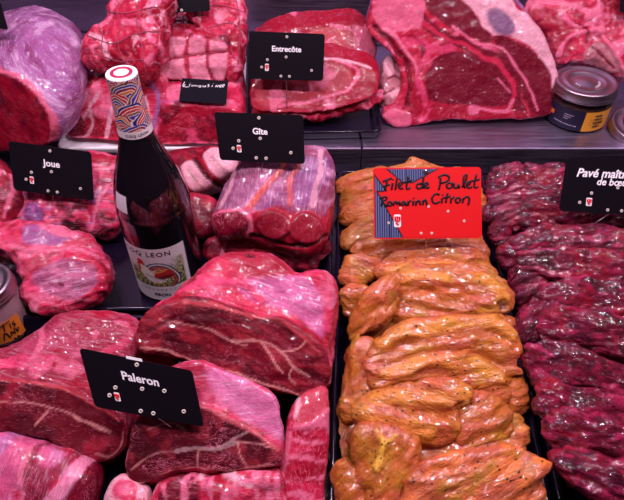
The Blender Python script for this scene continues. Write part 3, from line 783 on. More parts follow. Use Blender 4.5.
# ================================================================== shoulder cuts in the foreground
# main shoulder: cut face in front, pink body behind
pl = Plane(235, 392, .075, 46, 4)
face = [(134, 344), (136, 332), (142, 320), (155, 308), (184, 300), (213, 302), (240, 309), (262, 317), (281, 318), (300, 328), (322, 346), (330, 362), (329, 384), (318, 394), (303, 398), (279, 391), (262, 386), (249, 381), (220, 373), (184, 360), (160, 353), (145, 352)]
sil = [(136, 352), (136, 336), (143, 322), (158, 308), (176, 291), (192, 276), (206, 262), (222, 254), (240, 251), (262, 250), (280, 256), (296, 272), (312, 270), (330, 272), (340, 286), (341, 304), (336, 330), (333, 362), (331, 386), (318, 396), (303, 399), (270, 392), (240, 380), (200, 368), (160, 356)]
MAR = lin(116, 8, 32)
rg = [(smooth_poly(pl.px(face), 72) * 1.0, 0.0)]
A = rg[0][0]; cA = A.mean(0)
rg = [(cA + (A - cA) * .965, .0012), (A, -.001), (cA + (A - cA) * 1.01, -.006)]
prev = A
for d, s in ((.022, .93), (.045, .99), (.065, .98), (.085, .8)):
    q = smooth_poly(pl.up(-d).px(sil), 72); c = q.mean(0); q = c + (q - c) * s; q = ring_align(prev, q); prev = q; rg.append((q, -d))
plT = Plane(255, 285, .11, 70, 4)
PCS['paleron'] = piece('shoulder_cut', face, pl, None, PK, [NO(BP, 18, .0, .5), NO(LP, 34, .2, .5, sd=4), NO(RD, 26, .15, .45, sd=8),
    dict(k='poly', p=[(240, 300), (262, 288), (300, 286), (318, 300), (324, 320), (322, 342), (300, 325), (270, 316)], c=lin(200, 100, 150), pl=plT, mem=1, wr=(-.08, .1), soft=.003),
    dict(k='poly', p=[(226, 262), (250, 254), (280, 262), (290, 284), (256, 290), (236, 282)], c=RD, pl=plT, soft=.004, a=.9), dict(k='poly', p=[(246, 264), (254, 262), (256, 267), (248, 268)], c=DK2, pl=plT, h=-.003),
    dict(k='line', p=[(205, 290), (222, 296), (246, 296), (262, 310)], w=.005, c=BP, pl=plT, h=.001),
    dict(k='poly', p=face, c=MAR, wr=(-.0045, 1), ws=.0015, mem=0, marb=.35, soft=.001), dict(k='noise', c=DK2, sc=24, st=(1, 2.5, 1), lo=.0, hi=.45, wr=(-.004, 1)), dict(k='noise', c=lin(150, 34, 48), sc=40, st=(1, 2.5, 1), lo=.05, hi=.45, wr=(-.004, 1), sd=9),
    LI([(140, 346), (170, 352), (215, 368), (250, 379), (282, 389), (300, 396)], 0.00121, CR, soft=.0008, wr=(-.004, 1)), LI([(184, 302), (214, 306), (245, 314), (280, 322), (300, 334), (320, 352)], .0018, lin(190, 70, 80), wr=(-.004, 1)),
    LI([(160, 318), (190, 326), (212, 330), (232, 342), (248, 346)], 0.00077, CR, soft=.0008, wr=(-.004, 1), a=.7), LI([(232, 342), (262, 342), (280, 350), (296, 366), (310, 376)], 0.00143, CR, soft=.0008, wr=(-.004, 1), a=.85), LI([(262, 342), (274, 360), (284, 372)], 0.00066, CR, soft=.0008, wr=(-.004, 1)),
    LI([(280, 350), (296, 348), (306, 340)], 0.00066, CR, soft=.0008, wr=(-.004, 1)), LI([(294, 364), (290, 376), (296, 384)], 0.00055, CR, soft=.0008, wr=(-.004, 1)), LI([(150, 330), (175, 318), (205, 316), (240, 326)], .0035, DK2, wr=(-.004, 1), h=-.001, a=.7), LI([(165, 342), (200, 348), (240, 362)], .0035, DK2, wr=(-.004, 1), h=-.001, a=.6), LI([(256, 320), (276, 322), (292, 336)], .003, DK2, wr=(-.004, 1), h=-.0015, a=.7)],
    vox=.0016, smooth=6, disp=((.003, 16, (1, 1, 1)), (.0016, 50, (1, 1.6, 1))), marb=.7, mem=.15, fib=-20, rings=rg, zmin=TF, label='large shoulder cut with a wide dark cut face, behind the front sign', cat='meat joint')

# shoulder under the sign, centre front
pl = Plane(205, 470, .055, 44, -6)
face = [(124, 470), (128, 450), (133, 430), (146, 410), (165, 402), (190, 403), (205, 406), (222, 413), (243, 424), (262, 436), (277, 448), (283, 458), (276, 467), (255, 471), (225, 471), (195, 471), (170, 474), (148, 484), (130, 487)]
sil = [(122, 470), (130, 440), (140, 412), (150, 388), (165, 366), (200, 360), (235, 374), (262, 385), (278, 398), (284, 420), (286, 455), (278, 470), (225, 474), (150, 486)]
A = smooth_poly(pl.px(face), 72); cA = A.mean(0)
rg = [(cA + (A - cA) * .96, .001), (A, -.001), (cA + (A - cA) * 1.01, -.005)]; prev = A
for d, s in ((.012, .96), (.026, .98), (.038, .9)):
    q = smooth_poly(pl.up(-d).px(sil), 72); c = q.mean(0); q = c + (q - c) * s; q = ring_align(prev, q); prev = q; rg.append((q, -d))
MB2 = lin(98, 16, 30)
plT = Plane(235, 400, .085, 66, -6)
PCS['pal2'] = piece('shoulder_cut', face, pl, None, BP, [NO(PK, 20, .0, .5), NO(LP, 22, .0, .4, sd=4, st=(2, 1, 1)),
    dict(k='poly', p=[(204, 376), (230, 374), (262, 390), (282, 410), (286, 440), (262, 428), (230, 408)], c=lin(222, 130, 180), pl=plT, soft=.004, mem=.8, a=.8), dict(k='poly', p=[(150, 372), (200, 366), (210, 384), (190, 400), (150, 402)], c=RD, pl=plT, soft=.003, a=.7),
    dict(k='poly', p=face, c=MB2, wr=(-.004, 1), ws=.0014, mem=0, marb=1, soft=.001), dict(k='noise', c=lin(84, 20, 30), sc=22, st=(1, 2, 1), lo=.0, hi=.45, wr=(-.004, 1)), dict(k='noise', c=lin(150, 40, 56), sc=40, lo=.1, hi=.5, wr=(-.004, 1), sd=9),
    LI([(176, 451), (200, 449), (222, 446), (238, 443)], 0.00275, lin(178, 140, 140), soft=.0008, wr=(-.004, 1)), LI([(222, 446), (240, 436), (250, 430)], 0.00165, lin(190, 150, 150), soft=.0008, wr=(-.004, 1)), LI([(238, 443), (258, 444), (276, 450)], 0.00099, CR, soft=.0008, wr=(-.004, 1)), LI([(130, 470), (150, 458), (178, 451)], 0.00099, CR, soft=.0008, wr=(-.004, 1), a=.7),
    LI([(200, 449), (196, 470)], 0.00055, CR, soft=.0008, wr=(-.004, 1)), LI([(238, 443), (240, 456), (248, 468)], 0.00055, CR, soft=.0008, wr=(-.004, 1)), LI([(150, 430), (170, 424), (186, 430)], 0.00055, CR, soft=.0008, wr=(-.004, 1), a=.6), LI([(146, 412), (165, 404), (205, 408), (243, 425), (278, 450)], .0022, lin(200, 90, 100), wr=(-.004, 1)), LI([(130, 486), (150, 482), (172, 472), (220, 470), (275, 467)], 0.00121, CR, soft=.0008, wr=(-.004, 1), a=.8)],
    vox=.0016, smooth=5, disp=((.003, 18, (1, 1, 1)), (.0012, 60, (1, 1, 1))), marb=.5, mem=.3, fib=10, rings=rg, zmin=TF, label='triangular shoulder cut with brownish marbled face and grey tendon, centre front', cat='meat joint')

# right strip against the tray rim
pl = Plane(305, 450, .05, 55, 10)
PCS['palR'] = piece('shoulder_cut', [(272, 540), (278, 480), (284, 440), (290, 412), (300, 396), (314, 388), (328, 386), (330, 400), (328, 440), (325, 480), (318, 540)], pl, puffp(.012, .045, e=3.2), PK,
    [NO(RD, 26, -.1, .35, st=(3, .8, 1)), NO(LP, 50, .15, .4, sd=4, st=(3, .6, 1)), PO([(294, 406), (306, 392), (326, 388), (328, 404), (316, 420), (298, 424)], lin(196, 70, 88), off=.01), LI([(296, 426), (314, 424), (326, 412)], .0035, LP, off=.01, h=.001), LI([(300, 398), (296, 416)], .0025, FAT, off=.01), LI([(288, 432), (284, 470), (282, 500)], .003, LP, off=.01)],
    disp=((.002, 24, (1, 1, 1)),), marb=1, fib=80, zmin=TF, label='narrow pink shoulder piece squeezed against the right rim of the front tray', cat='meat')
# bottom middle
pl = Plane(225, 498, .04, 50, 0)
PCS['palB'] = piece('shoulder_cut', [(148, 540), (150, 496), (166, 482), (190, 476), (215, 478), (245, 470), (272, 470), (284, 482), (282, 540)], pl, puffp(.012, .035, e=3), PK,
    [NO(RD, 30, .0, .35), PO([(158, 496), (172, 482), (195, 478), (196, 505), (160, 520)], DK, off=.01), NO(LP, 34, .05, .35, sd=5, st=(3, 1, 1)), LI([(200, 478), (225, 476), (250, 484)], .005, FAT, off=.01, h=.001), LI([(240, 478), (262, 486), (272, 500)], .003, LP, off=.01)],
    disp=((.004, 26, (1, 1, 1)), (.0015, 70, (1, 1, 1))), marb=1, mem=.2, zmin=TF, label='pink and red shoulder piece cut off by the bottom edge, centre', cat='meat')
# left shoulder, two lobes: pink top + dark cut face
pl = Plane(50, 425, .07, 50, 6)
face = [(-60, 372), (-20, 376), (0, 379), (30, 380), (60, 386), (90, 400), (112, 412), (126, 428), (124, 448), (112, 460), (98, 465), (84, 460), (60, 446), (40, 436), (0, 431), (-60, 424)]
sil = [(-70, 362), (-20, 352), (10, 345), (36, 330), (62, 312), (90, 309), (118, 312), (140, 320), (146, 340), (140, 380), (136, 420), (130, 448), (104, 466), (60, 448), (0, 434), (-70, 426)]
A = smooth_poly(pl.px(face), 72); cA = A.mean(0)
rg = [(cA + (A - cA) * .96, .001), (A, -.001), (cA + (A - cA) * 1.01, -.006)]; prev = A
for d, s in ((.022, .9), (.04, .99), (.055, .98), (.07, .85)):
    q = smooth_poly(pl.up(-d).px(sil), 72); c = q.mean(0); q = c + (q - c) * s; q = ring_align(prev, q); prev = q; rg.append((q, -d))
plT = Plane(60, 350, .085, 70, 6)
PCS['palL'] = piece('shoulder_cut', face, pl, None, lin(152, 34, 62), [NO(lin(178, 60, 94), 18, .0, .5), NO(RD, 24, .1, .5, sd=4), 
    dict(k='line', p=[(-10, 372), (20, 366), (40, 368), (56, 366)], w=.012, c=BP, pl=plT), dict(k='line', p=[(36, 322), (50, 340), (44, 362), (30, 374)], w=.004, c=LP, pl=plT, a=.7), dict(k='noise', c=LP, sc=40, lo=.2, hi=.45, pl=None, sd=31, a=.6),
    dict(k='line', p=[(110, 356), (130, 346), (136, 334)], w=.006, c=BP, pl=plT, a=.6),
    dict(k='poly', p=face, c=lin(106, 7, 30), wr=(-.0045, 1), ws=.0014, mem=0, marb=.45, soft=.001), dict(k='noise', c=DK2, sc=22, st=(1, 2, 1), lo=.0, hi=.45, wr=(-.004, 1)), dict(k='noise', c=lin(150, 24, 50), sc=30, lo=.1, hi=.5, wr=(-.004, 1), sd=9),
    LI([(-20, 402), (10, 402), (40, 404), (60, 412), (78, 422)], 0.00066, CR, soft=.0008, wr=(-.004, 1), a=.7), LI([(72, 418), (90, 424), (108, 432)], 0.00198, CR, soft=.0008, wr=(-.004, 1)), LI([(50, 408), (38, 424)], 0.00066, CR, soft=.0008, wr=(-.004, 1), a=.7), LI([(96, 452), (108, 456), (120, 446), (124, 432)], 0.00077, CR, soft=.0008, wr=(-.004, 1), a=.6), LI([(-40, 434), (0, 432), (40, 438), (62, 448), (92, 464)], 0.00165, CR, soft=.0008, wr=(-.006, 1), a=.6), LI([(-20, 378), (30, 381), (60, 388), (90, 402), (120, 420)], .002, lin(180, 60, 70), wr=(-.004, 1))],
    vox=.0016, smooth=7, disp=((.003, 16, (1, 1, 1)), (.001, 60, (1, 1, 1))), marb=.5, mem=.3, fib=-15, rings=rg, zmin=TF, label='large shoulder cut with smooth pink top and dark band below, left of the front sign', cat='meat joint')
pl = Plane(118, 400, .04, 60, 30)
PCS['palM'] = piece('shoulder_cut', [(104, 372), (128, 354), (166, 350), (180, 362), (160, 384), (142, 410), (134, 440), (126, 452), (116, 440), (108, 410)], pl, puffp(.008, .03, e=3), PK, [NO(RD, 26, .0, .3), NO(LP, 30, .1, .4, sd=3, st=(2, 1, 1))],
    disp=((.002, 24, (1, 1, 1)),), marb=.8, zmin=TF, label='pink sliver of shoulder showing between the two big cuts below the front sign', cat='meat')
# bottom left
pl = Plane(45, 470, .055, 56, 6)
PCS['palBL'] = piece('shoulder_cut', [(-40, 436), (-5, 434), (8, 432), (32, 440), (58, 448), (80, 458), (97, 468), (98, 482), (92, 505), (88, 540), (-40, 545)], pl, puffp(.02, .045, e=3.4), lin(215, 92, 140),
    [NO(lin(205, 120, 165), 16, .0, .4), NO(PK, 24, .1, .4, sd=4), PO([(24, 452), (40, 444), (40, 462), (56, 468), (70, 452), (72, 462), (58, 482), (48, 500), (26, 520), (20, 490)], lin(150, 36, 66), off=.015, soft=.002, marb=.7), 
     PO([(80, 456), (98, 468), (98, 540), (62, 545), (68, 500), (78, 476)], DK, off=.014, soft=.002, mem=0), LI([(82, 458), (72, 478), (52, 505), (44, 530)], .009, lin(232, 140, 172), off=.016, h=.001, soft=.002), LI([(4, 440), (-10, 470), (-20, 510)], .008, lin(180, 120, 180), off=.015, a=.6), LI([(30, 446), (24, 470), (20, 500)], .003, LP, off=.015)],
    disp=((.003, 18, (1, 1, 1)), (.001, 60, (1, 1, 1))), marb=.5, mem=.5, fib=70, zmin=TF, label='bright pink shoulder cut with a dark right side in the bottom left corner', cat='meat joint')
pl = Plane(125, 492, .035, 60, 0)
PCS['bone'] = piece('marrow_bone_end', [(103, 505), (106, 490), (112, 478), (122, 473), (132, 476), (142, 484), (150, 492), (152, 540), (104, 540)], pl, puffp(.012, .025, e=2.6), FAT,
    [PO([(112, 488), (120, 480), (134, 482), (138, 492), (128, 498), (116, 496)], BP, off=.01), PO([(118, 487), (126, 484), (132, 489), (124, 493)], LP, off=.012, h=-.001), NO(PK, 40, .2, .4)], disp=((.0015, 40, (1, 1, 1)),), marb=.1, zmin=TF, label='pale rounded fat knob with a pink centre at the bottom edge', cat='meat')
# ================================================================== marinated chicken fillets
OR = lin(176, 94, 24); OR2 = lin(180, 90, 26); ORP = lin(184, 86, 52)
def fillet(out, z, pitch, yaw, label, ht=.012, hb=.022, col=OR, fib=0, lay=(), e=2.6, disp=None, at=None, name='chicken_fillet', **k):
    cx = sum(p[0] for p in out) / len(out); cy = sum(p[1] for p in out) / len(out)
    out = [(cx + (p[0] - cx) * 1.05, cy + (p[1] - cy) * 1.07) for p in out]
    pl = Plane(cx, cy, z, pitch, yaw)
    L = [NO(ORP, 24, .0, .45, st=(1, 2, 1)), NO(lin(180, 118, 34), 30, .15, .5, sd=6)] + list(lay)
    key = label
    PCS[key] = piece(name, out, pl, puffp(ht, hb, e=e), col, L, vox=.002, smooth=4,
        disp=disp or ((.0038, 16, (1, 2.4, 1)), (.0020, 36, (.8, 3.2, 1)), (.0007, 100, (1, 2, 1))), fib=fib, mat='chicken', zmin=.006, label=label, cat='chicken fillet', group='marinated chicken fillets in the orange tray', **k)
    return pl
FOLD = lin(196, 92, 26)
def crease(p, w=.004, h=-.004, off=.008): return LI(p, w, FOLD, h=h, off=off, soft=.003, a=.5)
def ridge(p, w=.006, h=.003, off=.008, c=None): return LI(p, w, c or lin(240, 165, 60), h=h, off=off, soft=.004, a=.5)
chk = [
 # back of the tray, left column
 ([(336, 188), (338, 180), (350, 174), (366, 169), (384, 167), (392, 176), (372, 182), (352, 192), (340, 196)], .042, 55, -20, 'slim orange chicken fillet in the back left corner of its tray', dict(fib=25)),
 ([(340, 205), (342, 194), (358, 184), (378, 178), (388, 190), (380, 202), (356, 208), (344, 210)], .045, 50, -20, 'orange chicken fillet, second from the back at the left rim', dict(fib=25)),
 ([(340, 222), (342, 208), (356, 200), (376, 196), (388, 205), (382, 220), (360, 226), (345, 226)], .046, 50, -20, 'rounded orange chicken fillet left of the blue striped edge of the red sign', dict(fib=25)),
 ([(386, 180), (390, 168), (406, 164), (412, 159), (432, 166), (446, 172), (440, 186), (410, 190)], .05, 55, 0, 'orange chicken fillet peeking over the top of the red sign', dict()),
 ([(425, 185), (440, 172), (470, 174), (482, 190), (484, 215), (470, 230), (440, 222)], .048, 60, 10, 'orange chicken fillet hidden behind the right side of the red sign', dict()),
 ([(378, 190), (400, 182), (430, 184), (446, 200), (440, 222), (400, 226), (380, 212)], .05, 60, 0, 'orange chicken fillet hidden behind the middle of the red sign', dict()),
 ([(341, 244), (344, 230), (358, 220), (378, 214), (388, 226), (382, 240), (362, 246), (348, 250)], .048, 50, -20, 'plump orange chicken fillet at the lower left corner of the red sign', dict(fib=25)),
 ([(352, 252), (362, 244), (385, 238), (430, 236), (470, 238), (486, 248), (484, 264), (450, 268), (400, 262), (372, 262)], .052, 55, 0, 'long chicken fillet directly under the lower edge of the red sign', dict(fib=0, lay=[crease([(365, 250), (400, 246), (440, 250)])])),
 ([(341, 282), (342, 268), (350, 257), (368, 255), (380, 262), (378, 276), (368, 284), (350, 286)], .05, 52, -18, 'squarish orange chicken piece at the left rim below the red sign', dict(fib=0)),
 ([(341, 305), (341, 292), (352, 285), (366, 288), (370, 300), (360, 314), (348, 318)], .042, 52, -18, 'small chicken piece with a pale tip at the left rim', dict()),
 # middle
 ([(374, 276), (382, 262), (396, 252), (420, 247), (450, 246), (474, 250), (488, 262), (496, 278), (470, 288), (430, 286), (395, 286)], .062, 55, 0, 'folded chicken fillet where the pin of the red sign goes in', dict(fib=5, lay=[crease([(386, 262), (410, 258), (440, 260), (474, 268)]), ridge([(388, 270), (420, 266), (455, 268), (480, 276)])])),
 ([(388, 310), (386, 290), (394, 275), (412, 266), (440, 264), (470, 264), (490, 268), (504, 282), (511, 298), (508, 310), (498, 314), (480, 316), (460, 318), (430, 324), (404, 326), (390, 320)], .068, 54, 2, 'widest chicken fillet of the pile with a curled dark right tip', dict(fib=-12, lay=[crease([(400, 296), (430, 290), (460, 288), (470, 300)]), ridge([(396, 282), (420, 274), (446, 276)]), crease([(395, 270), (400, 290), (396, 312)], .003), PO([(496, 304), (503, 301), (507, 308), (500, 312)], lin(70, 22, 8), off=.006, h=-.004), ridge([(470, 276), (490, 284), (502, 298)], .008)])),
 ([(347, 334), (349, 318), (358, 302), (372, 288), (388, 277), (397, 282), (396, 300), (392, 316), (384, 326), (374, 330), (362, 338), (352, 340)], .068, 52, -10, 'orange chicken strip hanging down the left of the widest fillet', dict(fib=50)),
 ([(348, 386), (344, 368), (348, 352), (362, 340), (376, 344), (382, 360), (382, 384), (370, 398), (354, 400)], .050, 52, -15, 'chicken piece bulging at the left side of the middle of the pile', dict(fib=60)),
 ([(338, 414), (338, 402), (346, 396), (356, 402), (358, 416), (350, 426), (341, 424)], .035, 52, -15, 'little chicken lump touching the left rim halfway down', dict()),
 ([(502, 390), (504, 376), (516, 374), (526, 388), (528, 404), (520, 414), (506, 412)], .045, 55, 20, 'small chicken piece hanging over the right side of the tray', dict()),
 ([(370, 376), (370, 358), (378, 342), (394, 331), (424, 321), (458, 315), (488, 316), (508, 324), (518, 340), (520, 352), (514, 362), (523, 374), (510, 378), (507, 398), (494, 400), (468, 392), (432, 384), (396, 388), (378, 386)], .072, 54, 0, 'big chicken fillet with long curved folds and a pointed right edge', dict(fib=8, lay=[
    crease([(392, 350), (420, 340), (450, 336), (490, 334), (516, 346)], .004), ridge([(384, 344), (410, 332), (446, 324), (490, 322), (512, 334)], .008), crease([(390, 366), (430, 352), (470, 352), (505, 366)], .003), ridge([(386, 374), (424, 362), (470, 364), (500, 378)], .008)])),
 ([(452, 430), (454, 410), (466, 398), (486, 394), (504, 400), (513, 416), (510, 436), (498, 449), (478, 455), (458, 448)], .062, 54, 8, 'round chicken fillet right of the torn yellow fat', dict(fib=30)),
 ([(500, 440), (502, 420), (514, 412), (526, 420), (527, 440), (518, 450), (506, 450)], .045, 55, 15, 'pale chicken piece tucked low against the right rim', dict(col=lin(222, 150, 80))),
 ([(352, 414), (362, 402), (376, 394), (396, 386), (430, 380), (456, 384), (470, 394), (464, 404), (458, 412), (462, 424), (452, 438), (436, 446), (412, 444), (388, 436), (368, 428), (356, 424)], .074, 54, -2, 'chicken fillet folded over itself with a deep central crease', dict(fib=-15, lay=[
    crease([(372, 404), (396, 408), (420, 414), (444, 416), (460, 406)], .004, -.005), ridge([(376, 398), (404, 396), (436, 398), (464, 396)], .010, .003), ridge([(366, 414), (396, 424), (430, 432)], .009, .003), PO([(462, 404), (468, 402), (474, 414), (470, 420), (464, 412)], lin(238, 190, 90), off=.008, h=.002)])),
 ([(352, 452), (352, 434), (362, 424), (384, 426), (410, 434), (420, 446), (414, 468), (402, 500), (386, 520), (366, 510), (356, 480)], .062, 52, -12, 'chicken fillet with a streak of yellow fat in the lower left of the pile', dict(fib=60, lay=[
    LI([(378, 432), (384, 442), (380, 456), (376, 468)], .004, lin(235, 180, 70), off=.01, h=.002), LI([(384, 444), (396, 436)], .0025, lin(235, 180, 70), off=.01, h=.001), crease([(398, 440), (394, 470), (384, 500)])])),
 ([(333, 500), (332, 478), (338, 464), (350, 462), (362, 472), (368, 494), (366, 530), (334, 530)], .042, 52, -12, 'chicken piece in the front left corner of its tray', dict(fib=60)),
 ([(396, 540), (404, 500), (410, 476), (422, 462), (448, 454), (484, 450), (510, 446), (530, 454), (552, 463), (551, 470), (542, 478), (543, 500), (548, 540)], .076, 52, 2, 'smooth pinkish orange chicken breast at the bottom edge', dict(fib=25, col=lin(226, 118, 52), lay=[NO(ORP, 24, -.1, .3, st=(1, 3, 1)), crease([(410, 490), (440, 470), (480, 462)], .003, -.002)])),
]
chk += [
 ([(380, 250), (384, 232), (420, 226), (470, 228), (484, 244), (478, 262), (430, 266), (390, 262)], .036, 60, 0, 'chicken fillet buried below the bottom edge of the red sign', dict()),
 ([(360, 330), (372, 312), (420, 308), (480, 306), (512, 318), (512, 340), (460, 346), (380, 346)], .042, 60, 0, 'buried chicken fillet showing only between the two widest fillets', dict()),
 ([(352, 404), (366, 380), (420, 376), (480, 380), (508, 396), (508, 424), (440, 430), (370, 424)], .042, 60, 0, 'buried chicken fillet showing above the folded one', dict()),
 ([(392, 470), (402, 440), (440, 434), (500, 438), (524, 448), (520, 480), (460, 490), (400, 500)], .042, 60, 0, 'buried chicken fillet showing above the front chicken breast', dict()),
 ([(336, 420), (342, 380), (354, 340), (366, 350), (366, 400), (366, 450), (360, 470), (344, 470)], .03, 60, -10, 'dark low chicken strip along the left rim of the orange tray', dict(fib=80)),
]
for out, z, pi_, ya, lab, kw in chk:
    fillet(out, z, pi_, ya, lab, **kw)

# ================================================================== marinated beef slices
BF = lin(114, 8, 40); BF2 = lin(66, 5, 24); BF3 = lin(170, 30, 76)
bfs = [
 ([(504, 240), (506, 200), (530, 185), (600, 185), (680, 190), (690, 250), (600, 260), (520, 256)], .022, 62, 0, 'buried marinated beef slice glimpsed low between the back rows', 0),
 ([(528, 340), (520, 280), (560, 262), (640, 268), (700, 280), (710, 350), (640, 360), (560, 356)], .024, 62, 0, 'buried marinated beef slice glimpsed low in the middle of the tray', 0),
 ([(556, 450), (544, 400), (570, 370), (640, 380), (710, 400), (710, 470), (640, 480), (580, 470)], .026, 62, 0, 'buried marinated beef slice glimpsed low in the front rows', 0),
 ([(486, 186), (488, 172), (500, 165), (514, 163), (528, 170), (532, 182), (520, 194), (502, 202), (490, 204)], .05, 50, -10, 'dark marinated beef slice in the back left corner of its tray', 20),
 ([(520, 178), (526, 166), (546, 165), (566, 168), (580, 180), (570, 196), (540, 196), (526, 190)], .052, 52, 0, 'marinated beef slice in the back row left of the beef sign', 10),
 ([(560, 180), (580, 166), (620, 166), (650, 170), (650, 200), (610, 206), (570, 200)], .052, 55, 0, 'marinated beef slice hidden behind the beef sign', 0),
 ([(485, 214), (490, 204), (504, 196), (520, 196), (528, 208), (524, 224), (512, 230), (496, 224)], .052, 48, -15, 'rounded marinated beef lump at the left rim, second from the back', 30),
 ([(520, 220), (524, 202), (540, 194), (566, 194), (580, 206), (574, 224), (548, 230), (528, 230)], .056, 52, 0, 'marinated beef slice left of the lower half of the beef sign', -20),
 ([(488, 236), (492, 224), (504, 222), (512, 232), (508, 244), (496, 246)], .042, 48, -15, 'smallest marinated beef lump at the left rim', 0),
 ([(560, 214), (580, 206), (630, 204), (660, 212), (660, 234), (610, 236), (572, 232)], .058, 52, 4, 'marinated beef slice under the pin of the beef sign', 0),
 ([(498, 262), (500, 248), (512, 240), (528, 244), (534, 258), (526, 270), (510, 272)], .048, 48, -15, 'knobbly marinated beef lump halfway down the left rim', 20),
 ([(512, 244), (524, 234), (548, 226), (580, 226), (620, 228), (660, 234), (662, 252), (620, 256), (575, 252), (540, 256), (522, 254)], .062, 52, 2, 'long marinated beef slice lying just below the beef sign', 5),
 ([(510, 286), (514, 272), (530, 266), (548, 272), (552, 286), (540, 298), (522, 302), (512, 296)], .05, 48, -10, 'marinated beef end sticking out left, beside the curled chicken tip', 40),
 ([(518, 256), (534, 250), (570, 248), (610, 252), (650, 258), (670, 268), (670, 292), (630, 292), (585, 288), (548, 280), (526, 270)], .066, 50, 2, 'broad glossy marinated beef slice with a pale streak, right side', -8),
 ([(516, 330), (522, 312), (534, 298), (550, 296), (564, 306), (566, 322), (550, 336), (530, 346), (518, 342)], .056, 46, -12, 'marinated beef end fanning out at the left of the middle rows', 50),
 ([(540, 296), (556, 282), (590, 280), (630, 286), (672, 296), (674, 326), (640, 330), (600, 322), (566, 314), (546, 308)], .07, 50, 2, 'purple-red marinated beef slice in the middle of the pile', -12),
 ([(538, 326), (556, 308), (590, 312), (630, 322), (676, 336), (676, 366), (640, 366), (600, 354), (562, 346), (542, 340)], .072, 50, 2, 'marinated beef slice below the middle of the pile, running to the right edge', -14),
 ([(526, 366), (530, 350), (544, 342), (566, 344), (600, 356), (640, 370), (676, 384), (676, 406), (640, 400), (600, 390), (560, 384), (536, 384)], .07, 50, 0, 'marinated beef slice with a bright red left end', -16),
 ([(536, 408), (540, 390), (556, 382), (590, 388), (630, 398), (676, 412), (678, 432), (630, 430), (590, 422), (556, 418), (542, 418)], .068, 50, 0, 'marinated beef slice, fourth row up from the bottom', -10),
 ([(548, 436), (552, 420), (566, 412), (600, 418), (640, 428), (680, 440), (680, 462), (640, 462), (600, 454), (566, 452), (552, 448)], .066, 50, 0, 'marinated beef slice, third row up with a thin fat streak', -8),
 ([(552, 460), (560, 450), (590, 450), (630, 460), (680, 470), (680, 494), (640, 492), (600, 484), (570, 476), (556, 470)], .06, 50, 0, 'marinated beef slice partly covered, second row up', -8),
 ([(556, 468), (564, 461), (580, 462), (606, 466), (640, 480), (680, 500), (680, 545), (640, 545), (604, 505), (574, 488)], .07, 50, 4, 'marinated beef slice at the bottom edge with a pointed left tip', -30),
]
for i, (out, z, pi_, ya, lab, fib) in enumerate(bfs):
    cx = sum(p[0] for p in out) / len(out); cy = sum(p[1] for p in out) / len(out)
    out = [(cx + (p[0] - cx) * 1.05, cy + (p[1] - cy) * 1.10) for p in out]
    PCS[lab] = piece('marinated_beef_slice', out, Plane(cx, cy, z, pi_, ya), puffp(.011, .024, e=2.6), BF,
        [NO(BF2, 34, .05, .45, st=(1, 2, 1)), NO(BF3, 40, .1, .45, st=(1, 2.6, 1), sd=5), NO(lin(150, 14, 40), 24, .1, .4, sd=8)], vox=.0018, smooth=3,
        disp=((.005, 18, (1, 2.4, 1)), (.003, 44, (.8, 3, 1)), (.0010, 110, (1, 2, 1))), fib=fib, mat='beef', zmin=.006, label=lab, cat='beef slice', group='marinated beef slices in the right tray')
# ================================================================== signs
class Quad:
    """a flat card in the place given by its four corners (tl tr br bl) on a plane"""
    def __init__(s, plane, px):
        s.c = [plane.hit(*p) for p in px]; s.n = plane.n
    def at(s, u, v, h=0.0):
        tl, tr, br, bl = s.c
        t = tl + (tr - tl) * u; b = bl + (br - bl) * u
        return t + (b - t) * v + s.n * h
    @property
    def w(s): return np.linalg.norm(s.c[1] - s.c[0])
    @property
    def h(s): return np.linalg.norm(s.c[3] - s.c[0])

def card_mesh(q, mat, name, th=.0012, rad=.07, nseg=5):
    pts = []
    a = q.h / q.w
    for (cu, cv, a0) in ((1 - rad * a, rad, -90), (1 - rad * a, 1 - rad, 0), (rad * a, 1 - rad, 90), (rad * a, rad, 180)):
        for k in range(nseg + 1):
            t = R(a0 + 90 * k / nseg); pts.append((cu + rad * a * math.cos(t), cv + rad * math.sin(t)))
    N = len(pts); V = [q.at(u, v, 0) for u, v in pts] + [q.at(u, v, -th) for u, v in pts]
    F = [tuple(range(N)), tuple(range(N, 2 * N))[::-1]] + [(j, N + j, N + (j + 1) % N, (j + 1) % N) for j in range(N)]
    o = from_data(name, V, F, mat, None, False, origin=q.at(.5, 1, -th / 2))
    bm = bmesh.new(); bm.from_mesh(o.data); bmesh.ops.recalc_face_normals(bm, faces=bm.faces[:]); bm.to_mesh(o.data); bm.free()
    bpy.context.view_layer.update()
    return o

